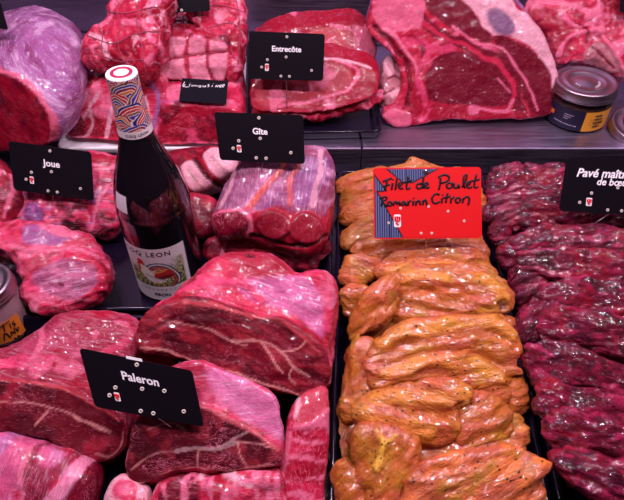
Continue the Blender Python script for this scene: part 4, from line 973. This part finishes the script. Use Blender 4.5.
def text_mesh(body, offset=.0, shear=0, ext=.008, space=1.0):
    cu = bpy.data.curves.new('t', 'FONT'); cu.body = body; cu.size = 1; cu.offset = offset; cu.extrude = ext; cu.shear = shear
    cu.align_x = 'CENTER'; cu.resolution_u = 3; cu.space_character = space
    o = bpy.data.objects.new('t', cu); COL.objects.link(o)
    me = bpy.data.meshes.new_from_object(o.evaluated_get(bpy.context.evaluated_depsgraph_get()))
    bpy.data.objects.remove(o); bpy.data.curves.remove(cu)
    V = np.array([v.co[:] for v in me.vertices]); F = [tuple(p.vertices) for p in me.polygons]
    bpy.data.meshes.remove(me)
    return V, F
def text_on(q, body, u, v, width, mat, parent, offset=.025, shear=0, name='lettering', space=1.0, hscale=1.0):
    """text centred on (u, v), its width as a fraction of the card"""
    V, F = text_mesh(body, offset, shear, space=space)
    x0, x1 = V[:, 0].min(), V[:, 0].max()
    s = width * q.w / (x1 - x0)
    X = (V[:, 0] - (x0 + x1) / 2) * s; Y = (V[:, 1] - .35) * s * hscale
    W = [q.at(u + x / q.w, v - y / q.h, .00025 + (z + .008) * s * .5) for x, y, z in zip(X, Y, V[:, 2])]
    return from_data(name, W, F, mat, parent, False)
def ring_on(q, u, v, parent, r=.0021, mat=None):
    a, b = (q.at(u + .01, v) - q.at(u, v)), None
    a = a / np.linalg.norm(a); b = np.cross(q.n, a); c = q.at(u, v, .0003)
    V = []; F = []; n = 12; m = 5
    for i in range(n):
        t = 2 * math.pi * i / n; d = a * math.cos(t) + b * math.sin(t)
        for j in range(m):
            s = 2 * math.pi * j / m; V.append(c + d * (r * .62 + r * .34 * math.cos(s)) + q.n * (r * .3 * math.sin(s)))
    for i in range(n):
        for j in range(m):
            F.append((i * m + j, ((i + 1) % n) * m + j, ((i + 1) % n) * m + (j + 1) % m, i * m + (j + 1) % m))
    return from_data('hole_ring', V, F, mat or M['hole'], parent)
def flat_on(q, pts, mat, parent, name, h=.0004):
    V = [q.at(u, v, h) for u, v in pts] + [q.at(u, v, .0001) for u, v in pts]; N = len(pts)
    F = [tuple(range(N)), tuple(range(N, 2 * N))[::-1]] + [(j, N + j, N + (j + 1) % N, (j + 1) % N) for j in range(N)]
    return from_data(name, V, F, mat, parent, False)
def emblem(q, u, v, parent, w=.05, h=.15, big=False):
    e = flat_on(q, [(u - w / 2, v - h * .42), (u - w * .35, v - h / 2), (u + w * .35, v - h / 2), (u + w / 2, v - h * .42), (u + w / 2, v + h * .42), (u + w * .35, v + h / 2), (u - w * .35, v + h / 2), (u - w / 2, v + h * .42)], M['white'], parent, 'emblem', .0003)
    def st(pts, rr):
        P = smooth_line([np.array(q.at(u + a * w, v + b * h, .0006)) for a, b in pts], 14)
        tube('emblem_mark', P, rr * q.w * w, M['red_sign'], e, 5)
    st([(-.28, -.35), (-.28, -.05), (.0, .05), (.3, -.05), (.3, -.35)], .14)
    st([(.0, -.36), (.02, -.18), (.0, .0)], .12)
    st([(-.25, .22), (-.05, .16), (.0, .32), (.22, .24)], .09)
    return e
RINGS = [(.5, .09), (.495, .51), (.245, .58), (.17, .74), (.84, .78), (.43, .92), (.545, .92)]
ALLP = list(PCS.values())
def pin_of(q, root, entry, u=.5, name='pin'):
    a = q.at(u, .9, -.0016); e = np.array(entry)
    return tube(name, np.array([a, (a + e) / 2, e - (a - e) / np.linalg.norm(a - e) * .015]), .0008, M['pin'], root, 8)
def sign(px, entry, pitch, yaw, text, label, tw=.38, tv=.34, shear=0, rings=RINGS, mat=None, lines=None, emb=(.24, .74), lift=None, name='price_sign'):
    P = surf(ALLP, *entry)
    bx, by = (px[2][0] + px[3][0]) / 2, (px[2][1] + px[3][1]) / 2
    if P is None: P = at_z(entry[0], entry[1], .08)
    d = ray(bx, by); t = P[1] / d[1]; A = EYE + d * t
    if lift is not None: A[2] = max(A[2], lift)
    pl = Plane(0, 0, 0, pitch, yaw, o=A)
    q = Quad(pl, px)
    o = card_mesh(q, mat or M['sign'], name)
    tag(o, label, 'price sign')
    if text: text_on(q, text, .5, tv, tw, M['white'], o, shear=shear)
    for (b, u, v, w) in (lines or ()): text_on(q, b, u, v, w, M['white'], o, shear=shear)
    for u, v in rings: ring_on(q, u, v, o)
    if emb: emblem(q, *emb, o)
    pin_of(q, o, P)
    return q, o
sign([(249, 31), (325, 34), (323, 81), (249, 79)], (287, 108), 25, 0, 'Entrecôte', 'black price sign reading Entrecôte, pinned in the rib steaks', tw=.39)
sign([(214, 112), (303, 115), (305, 164), (220, 160)], (262, 172), 30, 0, 'Gîte', 'black price sign reading Gîte, over the rolled beef shin', tw=.17, tv=.36)
sign([(8, 141), (91, 152), (94, 201), (14, 190)], (52, 206), 30, 0, 'Joue', 'black price sign reading Joue, over the beef cheeks', tw=.21)
qp, op = sign([(79, 348), (192, 371), (204, 427), (95, 407)], (170, 426), 40, 0, 'Paleron', 'black price sign reading Paleron, among the shoulder cuts', tw=.33, tv=.33, rings=RINGS + [(.70, .47)])
flat_on(qp, [(.42, -.035), (.56, -.035), (.56, .012), (.42, .012)], M['white'], op, 'pin_clip', .0008)
sign([(567, 157), (672, 160), (676, 218), (559, 211)], (592, 225), 34, 4, None, 'black price sign with italic white lettering over the marinated beef, right edge', shear=.25,
     lines=[('Pavé maître d', .41, .27, .60), ('de bœuf', .455, .42, .31)], rings=[(.49, .52), (.26, .64), (.165, .82), (.41, .93), (.53, .93)], emb=(.245, .80, ), name='price_sign')
sign([(130, -22), (208, -20), (210, 11), (136, 15)], (172, 24), 25, 0, None, 'black price sign cut off by the top edge, above the tied roasts', rings=[(.35, .93), (.62, .93), (.17, .66)], emb=(.25, .68))
sign([(-66, -14), (0, 2), (8, 30), (-58, 18)], (-20, 55), 25, 0, None, 'black price sign on the silver-skinned round joint, cut off at the left edge', rings=[], emb=None)
sign([(622, -24), (690, -24), (692, 14), (620, 13)], (640, 30), 25, 0, None, 'black price sign in the top right corner, only its edge in view', rings=[], emb=None)

# ---- the red sign, its striped corners printed on it
def raster_card(q, nu, nv, fn, mat, name, th=.0012, h=0.0, rad=.05, parent=None):
    U, Vv = np.meshgrid(np.linspace(0, 1, nu), np.linspace(0, 1, nv))
    P = np.array([q.at(u, v, h) for u, v in zip(U.ravel(), Vv.ravel())])
    F = [(r * nu + c, (r + 1) * nu + c, (r + 1) * nu + c + 1, r * nu + c + 1) for r in range(nv - 1) for c in range(nu - 1)]
    o = from_data(name, P, F, mat, parent, False)
    set_attr(o.data, 'col', 'FLOAT_COLOR', fn(U.ravel(), Vv.ravel()))
    return o
P = surf(ALLP, 426, 252); d = ray(428, 238); A = EYE + d * (P[1] / d[1])
q = Quad(Plane(0, 0, 0, 36, 0, o=A), [(373, 168), (481, 167), (482, 238), (374, 239)])
red = card_mesh(q, M['red_sign'], 'price_sign', rad=.05); tag(red, 'red price sign with black handwriting and blue striped corners over the chicken', 'price sign')
def cuv(x, y): return ((x - 62) / (583 - 62), (y - 66) / (397 - 66))
def stripes(U, V):
    S = np.tile(np.array(lin(214, 12, 20)), (len(U), 1)); uv = np.stack([U, V], 1)
    nav = np.array(lin(24, 26, 72)); blu = np.array(lin(96, 108, 150))
    st = np.where((np.floor(U * 92) % 2 == 0)[:, None], nav, blu)
    for poly in ([(118, 60), (384, 60), (254, 128), (200, 128)], [(60, 88), (120, 168), (60, 170)], [(60, 172), (76, 176), (200, 400), (60, 400)]):
        m = inside(uv, np.array([cuv(*p) for p in poly])); S[m] = st[m]
    for l in ([(118, 62), (205, 132), (254, 130), (384, 62)], [(60, 88), (122, 170)], [(60, 174), (120, 170)], [(74, 174), (200, 400)]):
        dd = seg_dist(uv * np.array([1, .64]), np.array([cuv(*p) for p in l]) * np.array([1, .64])); S[dd < .006] = np.array(lin(40, 10, 24))
    return S
rq = Quad.__new__(Quad); rq.n = q.n; rq.c = [q.at(.012, .018), q.at(.988, .018), q.at(.988, .982), q.at(.012, .982)]
raster_card(rq, 185, 90, stripes, M['label'], 'printed_face', h=.00025, parent=red)
HW = [[(108, 128), (128, 120), (152, 113)], [(130, 120), (124, 145), (118, 170)], [(108, 152), (125, 146), (142, 142)], [(156, 134), (150, 166)], [(178, 108), (168, 166)], [(182, 152), (200, 142), (198, 128), (186, 138), (186, 160), (206, 160)],
      [(232, 104), (222, 150), (226, 166), (240, 156)], [(206, 134), (250, 122)], [(296, 142), (280, 138), (270, 152), (282, 164), (298, 150)], [(306, 104), (300, 140), (300, 162)], [(308, 152), (326, 144), (318, 132), (308, 146), (312, 160), (332, 156)],
      [(386, 108), (384, 140), (378, 168)], [(376, 112), (402, 99), (428, 108), (420, 128), (388, 138)], [(432, 134), (416, 144), (418, 160), (436, 160), (443, 146), (432, 134)], [(452, 134), (450, 158), (466, 160), (474, 138), (476, 162)], 
      [(490, 158), (508, 128), (514, 98), (502, 100), (496, 140), (504, 162)], [(514, 150), (530, 140), (524, 130), (512, 146), (520, 162), (538, 156)], [(560, 98), (548, 150), (554, 162), (566, 154)], [(530, 130), (574, 122)],
      [(106, 200), (100, 242)], [(94, 206), (116, 197), (128, 208), (106, 222), (128, 244)], [(140, 218), (130, 228), (138, 242), (150, 232), (140, 218)], [(158, 240), (162, 220), (172, 222), (172, 238), (184, 219), (189, 240)], [(212, 220), (198, 226), (200, 240), (212, 232), (214, 219), (220, 241)],
      [(230, 218), (229, 241)], [(229, 228), (242, 215)], [(254, 218), (252, 240)], [(266, 240), (267, 219)], [(267, 230), (280, 216), (288, 238)], [(300, 216), (300, 238)], [(301, 226), (312, 213), (321, 240)],
      [(380, 192), (362, 186), (345, 205), (347, 225), (364, 232), (380, 222)], [(393, 206), (390, 230)], [(420, 183), (410, 228)], [(398, 206), (434, 199)], [(437, 206), (434, 231)], [(436, 214), (452, 201)], [(468, 204), (457, 216), (464, 230), (479, 222), (477, 207), (468, 204)], [(495, 206), (491, 230)], [(494, 214), (512, 200), (524, 212), (518, 240)],
      [(157, 118), (158, 121)], [(396, 190), (397, 193)], [(256, 205), (257, 208)]]
def strokes(q, strs, conv, r, mat, parent, name='handwriting', h=.0008):
    V = []; F = []
    for s in strs:
        L = smooth_line([conv(*p) for p in s], 10)
        P = np.array([q.at(u, v, h) for u, v in L]); n = len(P)
        T = np.gradient(P, axis=0); T /= np.linalg.norm(T, axis=1)[:, None] + 1e-12
        S = np.cross(T, q.n); b = len(V)
        for i in range(n):
            for a in range(6):
                t = 2 * math.pi * a / 6; V.append(P[i] + S[i] * r * math.cos(t) + q.n * r * .35 * math.sin(t))
        for i in range(n - 1):
            for a in range(6): F.append((b + i * 6 + a, b + i * 6 + (a + 1) % 6, b + (i + 1) * 6 + (a + 1) % 6, b + (i + 1) * 6 + a))
        F.append(tuple(b + a for a in range(6))[::-1]); F.append(tuple(b + (n - 1) * 6 + a for a in range(6)))
    return from_data(name, V, F, mat, parent)
strokes(q, HW, cuv, .0011, M['ink'], red)
for x, y in ((192, 254), (327, 247), (421, 270), (498, 316), (134, 322), (290, 372), (341, 372)): ring_on(q, *cuv(x, y), red, r=.0017)
emblem(q, *cuv(176, 312), red, w=.065, h=.18)
c = q.at(*cuv(316, 84), .001)
V0, F0 = [], []
lathe('pin_head', [(.0002, 0.0028), (.0014, .0024), (.0024, .001), (.0026, 0), (.0024, -.001)], M['pin'], c, red, 16)
pin_of(q, red, P, u=.49)

# ---- small handwritten card
tp = PCS['limo']
s = surf([PCS['limo'], PCS['tied2']], 204, 100)
qc = Quad(Plane(0, 0, 0, 52, 0, o=s + np.array([0, -.006, .008])), [(182, 78), (228, 81), (226, 104), (179, 101)])
cc = card_mesh(qc, M['slate'], 'name_card', rad=.02, th=.0015); tag(cc, 'small dark card with white handwriting lying on the beef joint', 'card')
LM = [[(128, 112), (118, 152), (168, 156)], [(122, 156), (136, 132)], [(178, 128), (172, 150)], [(190, 148), (202, 132), (206, 148), (222, 132), (226, 147), (240, 132), (244, 148)], [(268, 134), (256, 144), (268, 152), (280, 142), (268, 134)], [(296, 132), (294, 146), (310, 144), (318, 130), (318, 146)], [(348, 120), (334, 126), (350, 134), (336, 144)], [(378, 126), (372, 142)], [(404, 142), (412, 122), (420, 140), (432, 120)], [(440, 140), (458, 122), (446, 118), (438, 134), (456, 140)], [(462, 136), (484, 118), (474, 110), (464, 128), (476, 138)], [(383, 110), (384, 112)], [(182, 118), (183, 120)]]
strokes(qc, LM, lambda x, y: ((x - 100) / 410, (y - 78) / 205), .0005, M['white'], cc, h=.0005)

# ================================================================== wine bottle
BX, BY = -.179, .516
bz = .0042
bot = empty('wine_bottle', (BX, BY, bz), 'dark wine bottle with a rooster label and a colourful swirled capsule', 'bottle')
prof = [(.0, .004), (.030, .004), (.036, .0), (.0400, .001), (.0415, .004), (.0415, .118), (.0410, .130), (.0392, .145), (.0360, .160), (.0318, .174), (.0272, .187), (.0228, .200), (.0195, .211), (.0172, .2205), (.0165, .228), (.0150, .262), (.0148, .276), (.0, .276)]
bp = smooth_line(prof[4:15], 60).tolist()
lathe('bottle_glass', prof[:4] + bp + prof[15:], M['glass_dark'], (BX, BY, bz), bot, 96, cap=False)
def cyl_raster(name, cx, cy, rfun, z0, z1, a0, a1, nu, nv, fn, mat, parent):
    """printed sheet wrapped on a round body; angles from -y towards +x"""
    U, Vv = np.meshgrid(np.linspace(0, 1, nu), np.linspace(0, 1, nv))
    A = np.radians(a0 + (a1 - a0) * U.ravel()); Z = z0 + (z1 - z0) * Vv.ravel(); r = np.array([rfun(z) for z in Z])
    P = np.stack([cx + r * np.sin(A), cy - r * np.cos(A), bz * 0 + Z], 1)
    F = [(i * nu + c, i * nu + c + 1, (i + 1) * nu + c + 1, (i + 1) * nu + c) for i in range(nv - 1) for c in range(nu - 1)]
    o = from_data(name, P, F, mat, parent, True)
    set_attr(o.data, 'col', 'FLOAT_COLOR', np.clip(fn(U.ravel(), Vv.ravel()), 0, 1)); return o
def ell(U, V, u, v, a, b, rot=0):
    c, s = math.cos(R(rot)), math.sin(R(rot)); x = U - u; y = V - v
    return ((x * c + y * s) / a) ** 2 + ((-x * s + y * c) / b) ** 2 < 1
def label_fn(U, V):
    n = len(U); W = np.array(lin(226, 218, 224)); S = np.tile(W, (n, 1))
    n1 = fbm(np.stack([U * 9, V * 9, U * 0], 1), 3); n2 = fbm(np.stack([U * 26 + 5, V * 26, U * 0], 1), 3); n3 = fbm(np.stack([U * 40 + 5, V * 12, U * 0 + 3], 1), 2)
    box_ = (U > .05) & (U < .96) & (V > .27) & (V < .80 + .0 * U)
    sky = sstep(.48, .80, V + n1 * .12) * (1 - sstep(.7, .95, U) * .9) 
    G = np.array(lin(96, 104, 70))[None] * (1 - sstep(-.3, .4, n2))[:, None] + np.array(lin(196, 190, 130))[None] * sstep(-.3, .4, n2)[:, None]
    G = G * (1 - .6 * sstep(.1, .4, n3))[:, None]
    pic = G * (1 - sky[:, None]) + W * sky[:, None]
    pic = pic * (.35 + .65 * sstep(.27, .36, V + n2 * .05))[:, None]
    edge = (sstep(.05, .10, U) * (1 - sstep(.91, .96, U)) * sstep(.27, .29, V))[:, None] * box_[:, None]
    S = S * (1 - edge) + pic * edge
    def put(m, c): S[m] = np.array(lin(*c))
    X = (U - .60) ; Y = (V - .47) * 1.05; rr = np.sqrt(X * X + Y * Y); an = np.degrees(np.arctan2(Y, X))
    fan = [(34, 44, 110), (214, 206, 206), (28, 30, 78), (196, 40, 40), (150, 26, 44), (228, 140, 80), (60, 24, 60)]
    t = (rr - .10) / .17 + .22 * np.sin(np.radians(an * 2 + 30))
    tip = (-48 + 26 * np.sin(t * 9))
    for k in range(7):      # curved sickle feathers arching to the right
        put((t > k / 7) & (t <= (k + 1) / 7 - .03) & (an > tip) & (an < 165 - k * 4), fan[6 - k])
    put(ell(U, V, .50, .47, .17, .12, -8), (228, 222, 216)); put(ell(U, V, .62, .52, .15, .07, 14), (188, 40, 46)); put(ell(U, V, .64, .47, .12, .035, 10), (120, 24, 40)); put(ell(U, V, .58, .58, .12, .022, 18), (226, 140, 80))
    put(ell(U, V, .36, .55, .085, .15, 28), (240, 234, 228)); put(ell(U, V, .305, .66, .05, .06), (232, 218, 208))
    put(ell(U, V, .275, .70, .034, .03), (206, 20, 30)); put(ell(U, V, .30, .75, .05, .035, -20), (206, 20, 30)); put(ell(U, V, .335, .71, .022, .035), (190, 20, 30)); put(ell(U, V, .262, .61, .022, .05), (206, 24, 34)); put(ell(U, V, .235, .665, .025, .010, 12), (214, 150, 60))
    for q_ in range(9):
        put(ell(U, V, .36 + q_ * .035, .50 - .012 * q_, .032, .006, -50), (110, 112, 130))
    put(ell(U, V, .50, .34, .012, .05) | ell(U, V, .58, .34, .012, .05), (206, 150, 60))
    for r_ in (.225, .195):
        m = (np.abs(V - r_) < .006) & (U > .2) & (U < .86) & (np.sin(U * 220) + np.sin(U * 97) > -.2); put(m, (120, 110, 120))
    put((U < .012) | (U > .988), (190, 180, 186))
    return S
rl = lambda z: .04175
LA0, LA1 = -60, 51
lab = cyl_raster('front_label', BX, BY, rl, bz + .005, bz + .092, LA0, LA1, 230, 240, label_fn, M['label'], bot)
def wrap_text(body, cx, cy, r, zc, a_c, width, mat, parent, offset=.0, hs=1.0, space=1.0, name='lettering', arch=0):
    V, F = text_mesh(body, offset, 0, .004, space)
    x0, x1 = V[:, 0].min(), V[:, 0].max(); s = width / (x1 - x0)
    W = []
    for x, y, z in V:
        X = (x - (x0 + x1) / 2) * s; a = R(a_c) + X / r; rr = r + .0001 + (z + .004) * s * .5
        W.append((cx + rr * math.sin(a), cy - rr * math.cos(a), zc + (y - .35) * s * hs + arch * (X / width * 2) ** 2))
    return from_data(name, W, F, mat, parent, False)
wrap_text('COQ LEON', BX, BY, .0418, bz + .0835, -14, .058, M['ink'], lab, offset=.012, space=1.25)
wrap_text('PIRON', BX, BY, .0418, bz + .0150, -2, .019, M['ink'], lab, offset=.03, hs=1.1)
def capfn(U, V):
    n = len(U); S = np.tile(np.array(lin(236, 228, 232)), (n, 1))
    x = U * 6; rows = V * 3.4; W_ = np.array(lin(236, 228, 232))
    cols = np.array([lin(*c) for c in [(204, 40, 36), (36, 34, 120), (226, 132, 50), (140, 20, 46), (60, 56, 150), (120, 70, 50), (200, 60, 50)]])
    wx = fbm(np.stack([U * 6, V * 4, U * 0], 1), 2) * .3
    for rI in range(6, -2, -1):
        for cI in range(-1, 5):
            cx_ = cI * 1.7 + (rI % 2) * .85; cy_ = rI * .62 - .2
            dx = x - cx_ + wx; dy = rows - cy_
            r_ = np.sqrt((dx * 1.0) ** 2 + dy ** 2); ang = np.arctan2(dy, dx)
            m = (r_ < 1.12 + .1 * np.sin(ang * 3)) & (dy > 0)
            side = 1 if (rI + cI) % 2 else -1
            bend = r_ * 6.2 + side * ang * .35 + .35 * np.sin(ang * 3 + cI)      # nested curling arcs
            k_ = np.floor(bend).astype(int); fr = bend % 1
            cc_ = cols[(k_ + rI * 2 + cI * 3) % 7]
            cc_ = np.where((fr < .26)[:, None], W_, cc_)
            S[m] = cc_[m]
    band = V < .13; S[band] = np.array(lin(232, 224, 228))
    return S
def capr(z):
    t = (z - bz - .222) / (.284 - .222); return .0176 - .0026 * min(1, t * 1.4)
cap_ = cyl_raster('capsule', BX, BY, capr, bz + .222, bz + .284, -180, 180, 300, 150, capfn, M['capsule'], bot)
wrap_text('COQ LEON', BX, BY, .0177, bz + .2262, 22, .024, M['ink'], cap_, offset=.012, space=1.1)
zt = bz + .284; rt = capr(zt)
M['crimson'] = mat_basic('crimson_print', lin(170, 20, 70), .4)
lathe('capsule_top', [(rt, 0), (rt - .0003, .0012), (rt - .0018, .0018), (rt - .003, .0014), (0.0, .0014)], M['white'], (BX, BY, zt), cap_, 48, cap=False)
lathe('capsule_ring', [(.0106, .0013), (.0106, .0019), (.0072, .0019), (.0072, .0013)], M['crimson'], (BX, BY, zt), cap_, 48, cap=False)
cyl_raster('price_sticker', BX, BY, lambda z: float(np.interp(z - bz, [p[1] for p in bp], [p[0] for p in bp])) + .0005, bz + .140, bz + .161, -52, -26, 8, 8, lambda U, V: np.tile(np.array(lin(224, 215, 224)), (len(U), 1)), M['label'], bot)

# ================================================================== jars
M['lid'] = mat_basic('tin_lid', (.40, .31, .36), .34, 1.0)
M['clear'] = mat_basic('clear_glass', (1, 1, 1), .03, 0, .5, 0, 1.0, 1.45)
M['paste'] = mat_basic('pale_pink_paste', lin(200, 150, 165), .5)
M['dark_fill'] = mat_basic('dark_jar_contents', lin(60, 26, 30), .4)
def lid_prof(r, h):
    return [(r - .001, 0), (r + .0010, .0006), (r + .0014, .002), (r, .0034), (r - .0004, .0045), (r + .0006, .0055), (r + .0006, .0068), (r - .0006, .0078), (r - .0004, h - .003), (r - .0012, h - .0008), (r - .003, h), (r - .0055, h - .0004), (r - .0075, h - .0022), (r * .66, h - .0022), (r * .64, h - .0014), (r * .61, h - .0014), (r * .59, h - .0026), (r * .3, h - .0028), (r * .2, h - .0010), (.0001, h - .0008)]
def jar(x, y, z, r, hb, label, fill, lidh=.016):
    root = empty('glass_jar', (x, y, z), label, 'jar')
    g = lathe('jar_glass', [(.0001, 0), (r - .004, 0), (r - .001, .0015), (r, .005), (r, hb - .012), (r - .0015, hb - .006), (r - .004, hb - .002), (r - .004, hb)], M['clear'], (x, y, z), root, 64, cap=False)
    lathe('jar_contents', [(.0001, .003), (r - .004, .003), (r - .0025, .006), (r - .0025, hb - .014), (r - .006, hb - .009), (.0001, hb - .009)], fill, (x, y, z), root, 48, cap=False)
    l = lathe('lid', lid_prof(r + .0005, lidh), M['lid'], (x, y, z + hb - .002), root, 72, cap=False)
    return root, l, z + hb - .002 + lidh
JX, JY = .416, .824
jr, jl, jt = jar(JX, JY, SH + .0005, .0465, .050, 'squat glass jar with a ribbed metal lid and dark and yellow label on the shelf', M['dark_fill'])
def jl_fn(U, V):
    S = np.tile(np.array(lin(26, 20, 48)), (len(U), 1))
    S[(U > .52)] = np.array(lin(236, 160, 40))
    for v0 in (.72, .62, .52):
        S[(np.abs(V - v0) < .02) & (U > .30) & (U < .40 - .05 * (.72 - v0) * 5) & (np.sin(U * 400) > -.5)] = np.array(lin(190, 180, 200))
    S[(np.abs(V - .25 + (U - .3) * .2) < .02) & (U > .2) & (U < .46) & (np.sin(U * 300) > -.6)] = np.array(lin(190, 180, 200))
    S[(np.abs(V - .55) < .10) & (U > .12) & (U < .17)] = np.array(lin(220, 110, 30))
    for v0 in (.35, .48, .60): S[(np.abs(V - v0) < .018) & (U > .58) & (U < .74) & (np.sin(U * 260 + v0 * 50) > -.4)] = np.array(lin(110, 60, 20))
    return S
jlab = cyl_raster('jar_label', JX, JY, lambda z: .0468, SH + .004, SH + .037, -95, 75, 220, 60, jl_fn, M['label'], jr)
for i, (zz, w) in enumerate(((.030, .010), (.024, .012), (.018, .014), (.012, .010))):
    a = 22 
    P = []
    for k in range(14):
        t = k / 13; ang = R(2 + t * w * 1400 + 0)
        P.append((JX + 0.0471 * math.sin(ang + R(10)), JY - 0.0471 * math.cos(ang + R(10)), SH + zz + .0018 * math.sin(k * 2.3 + i)))
    tube('handwriting', np.array(P), .0006, M['ink'], jlab, 5)
# embossing on the lid
for (a0, rr, n) in ((200, .018, 3), (300, .019, 6)):
    for k in range(n):
        a = R(a0 + k * 11); c0 = np.array([JX + rr * math.cos(a), JY + rr * math.sin(a), jt - .0022]); t_ = np.array([math.cos(a), math.sin(a), 0])
        tube('embossed_letter', np.array([c0 - t_ * .0016, c0, c0 + t_ * .0016]) + np.array([[0, 0, 0], [.0006, .0004, .0004], [0, 0, 0]]), .0005, M['white'], jl, 5)
# tilted spare lid at the right edge
ld = lathe('jar_lid', [(.0001, 0.001)] + [(a, b) for a, b in lid_prof(.046, .013)], M['lid'], (0, 0, 0), None, 72, cap=False)
ld.location = at_z(640, 130, SH + .004); ld.rotation_euler = (R(6), R(-3), 0); tag(ld, 'shiny round metal lid on the shelf front at the right edge', 'lid')

LJ = at_z(-2, 300, .035)
lr, ll, lt = jar(-.3615, .436, .0045, .0325, .066, 'glass jar of pale pink pâté with an orange label at the left edge', M['paste'])
def ol_fn(U, V):
    return np.tile(np.array(lin(236, 130, 40)), (len(U), 1))
olab = cyl_raster('jar_label', -.3615, .436, lambda z: .0328, .014, .046, -52, 70, 60, 30, ol_fn, M['label'], lr)
def on_jar(x, z):   # x in mm along the surface from the angle 50
    a = R(58) + x / .0328; return (-.3615 + .0332 * math.sin(a), .436 - .0332 * math.cos(a), z)
JS = [[(-.016, .042), (-.004, .044)], [(-.011, .044), (-.013, .033)], [(-.005, .040), (-.006, .033)], [(.000, .040), (-.003, .037), (.000, .035), (-.003, .032)], [(-.018, .020), (-.014, .031), (-.011, .020)], [(-.009, .022), (-.008, .029), (-.005, .022), (-.004, .030)], [(-.002, .029), (-.002, .022), (.001, .028)], [(-.008, .017), (-.006, .012)], [(-.004, .017), (-.005, .013), (-.002, .014), (-.004, .017)]]
for s_ in JS:
    tube('handwriting', np.array([on_jar(a, b) for a, b in smooth_line(s_, 10)]), .0007, M['ink'], olab, 5)
# ================================================================== light
def area(name, loc, rot, sx, sy, power, col):
    d = bpy.data.lights.new(name, 'AREA'); d.shape = 'RECTANGLE'; d.size = sx; d.size_y = sy; d.energy = power; d.color = col
    o = bpy.data.objects.new(name, d); COL.objects.link(o); o.location = loc; o.rotation_euler = tuple(R(a) for a in rot); return o
PINK = (1.0, .76, .90)
area('lamp_front', (0, .46, .98), (0, 0, 0), 1.5, .02, .7, PINK)
area('lamp_back', (.05, .86, .80), (10, 0, 0), 1.9, .02, 1.0, (1.0, .70, .94))
for k in range(4):
    area('lamp_spot', (-.60 + k * .4, .30, .96), (0, 0, 0), .022, .022, 3.2, (1, .80, .92))
    area('lamp_spot', (-.42 + k * .4, .64, .88), (0, 0, 0), .022, .022, 1.8, (1, .76, .94))
w = bpy.data.worlds.new('world'); scene.world = w; w.use_nodes = True
w.node_tree.nodes['Background'].inputs[0].default_value = (.42, .22, .50, 1)
w.node_tree.nodes['Background'].inputs[1].default_value = .055
vs = scene.view_settings
vs.view_transform = 'Standard'; vs.look = 'None'; vs.gamma = 1; vs.use_curve_mapping = False; vs.exposure = -.05
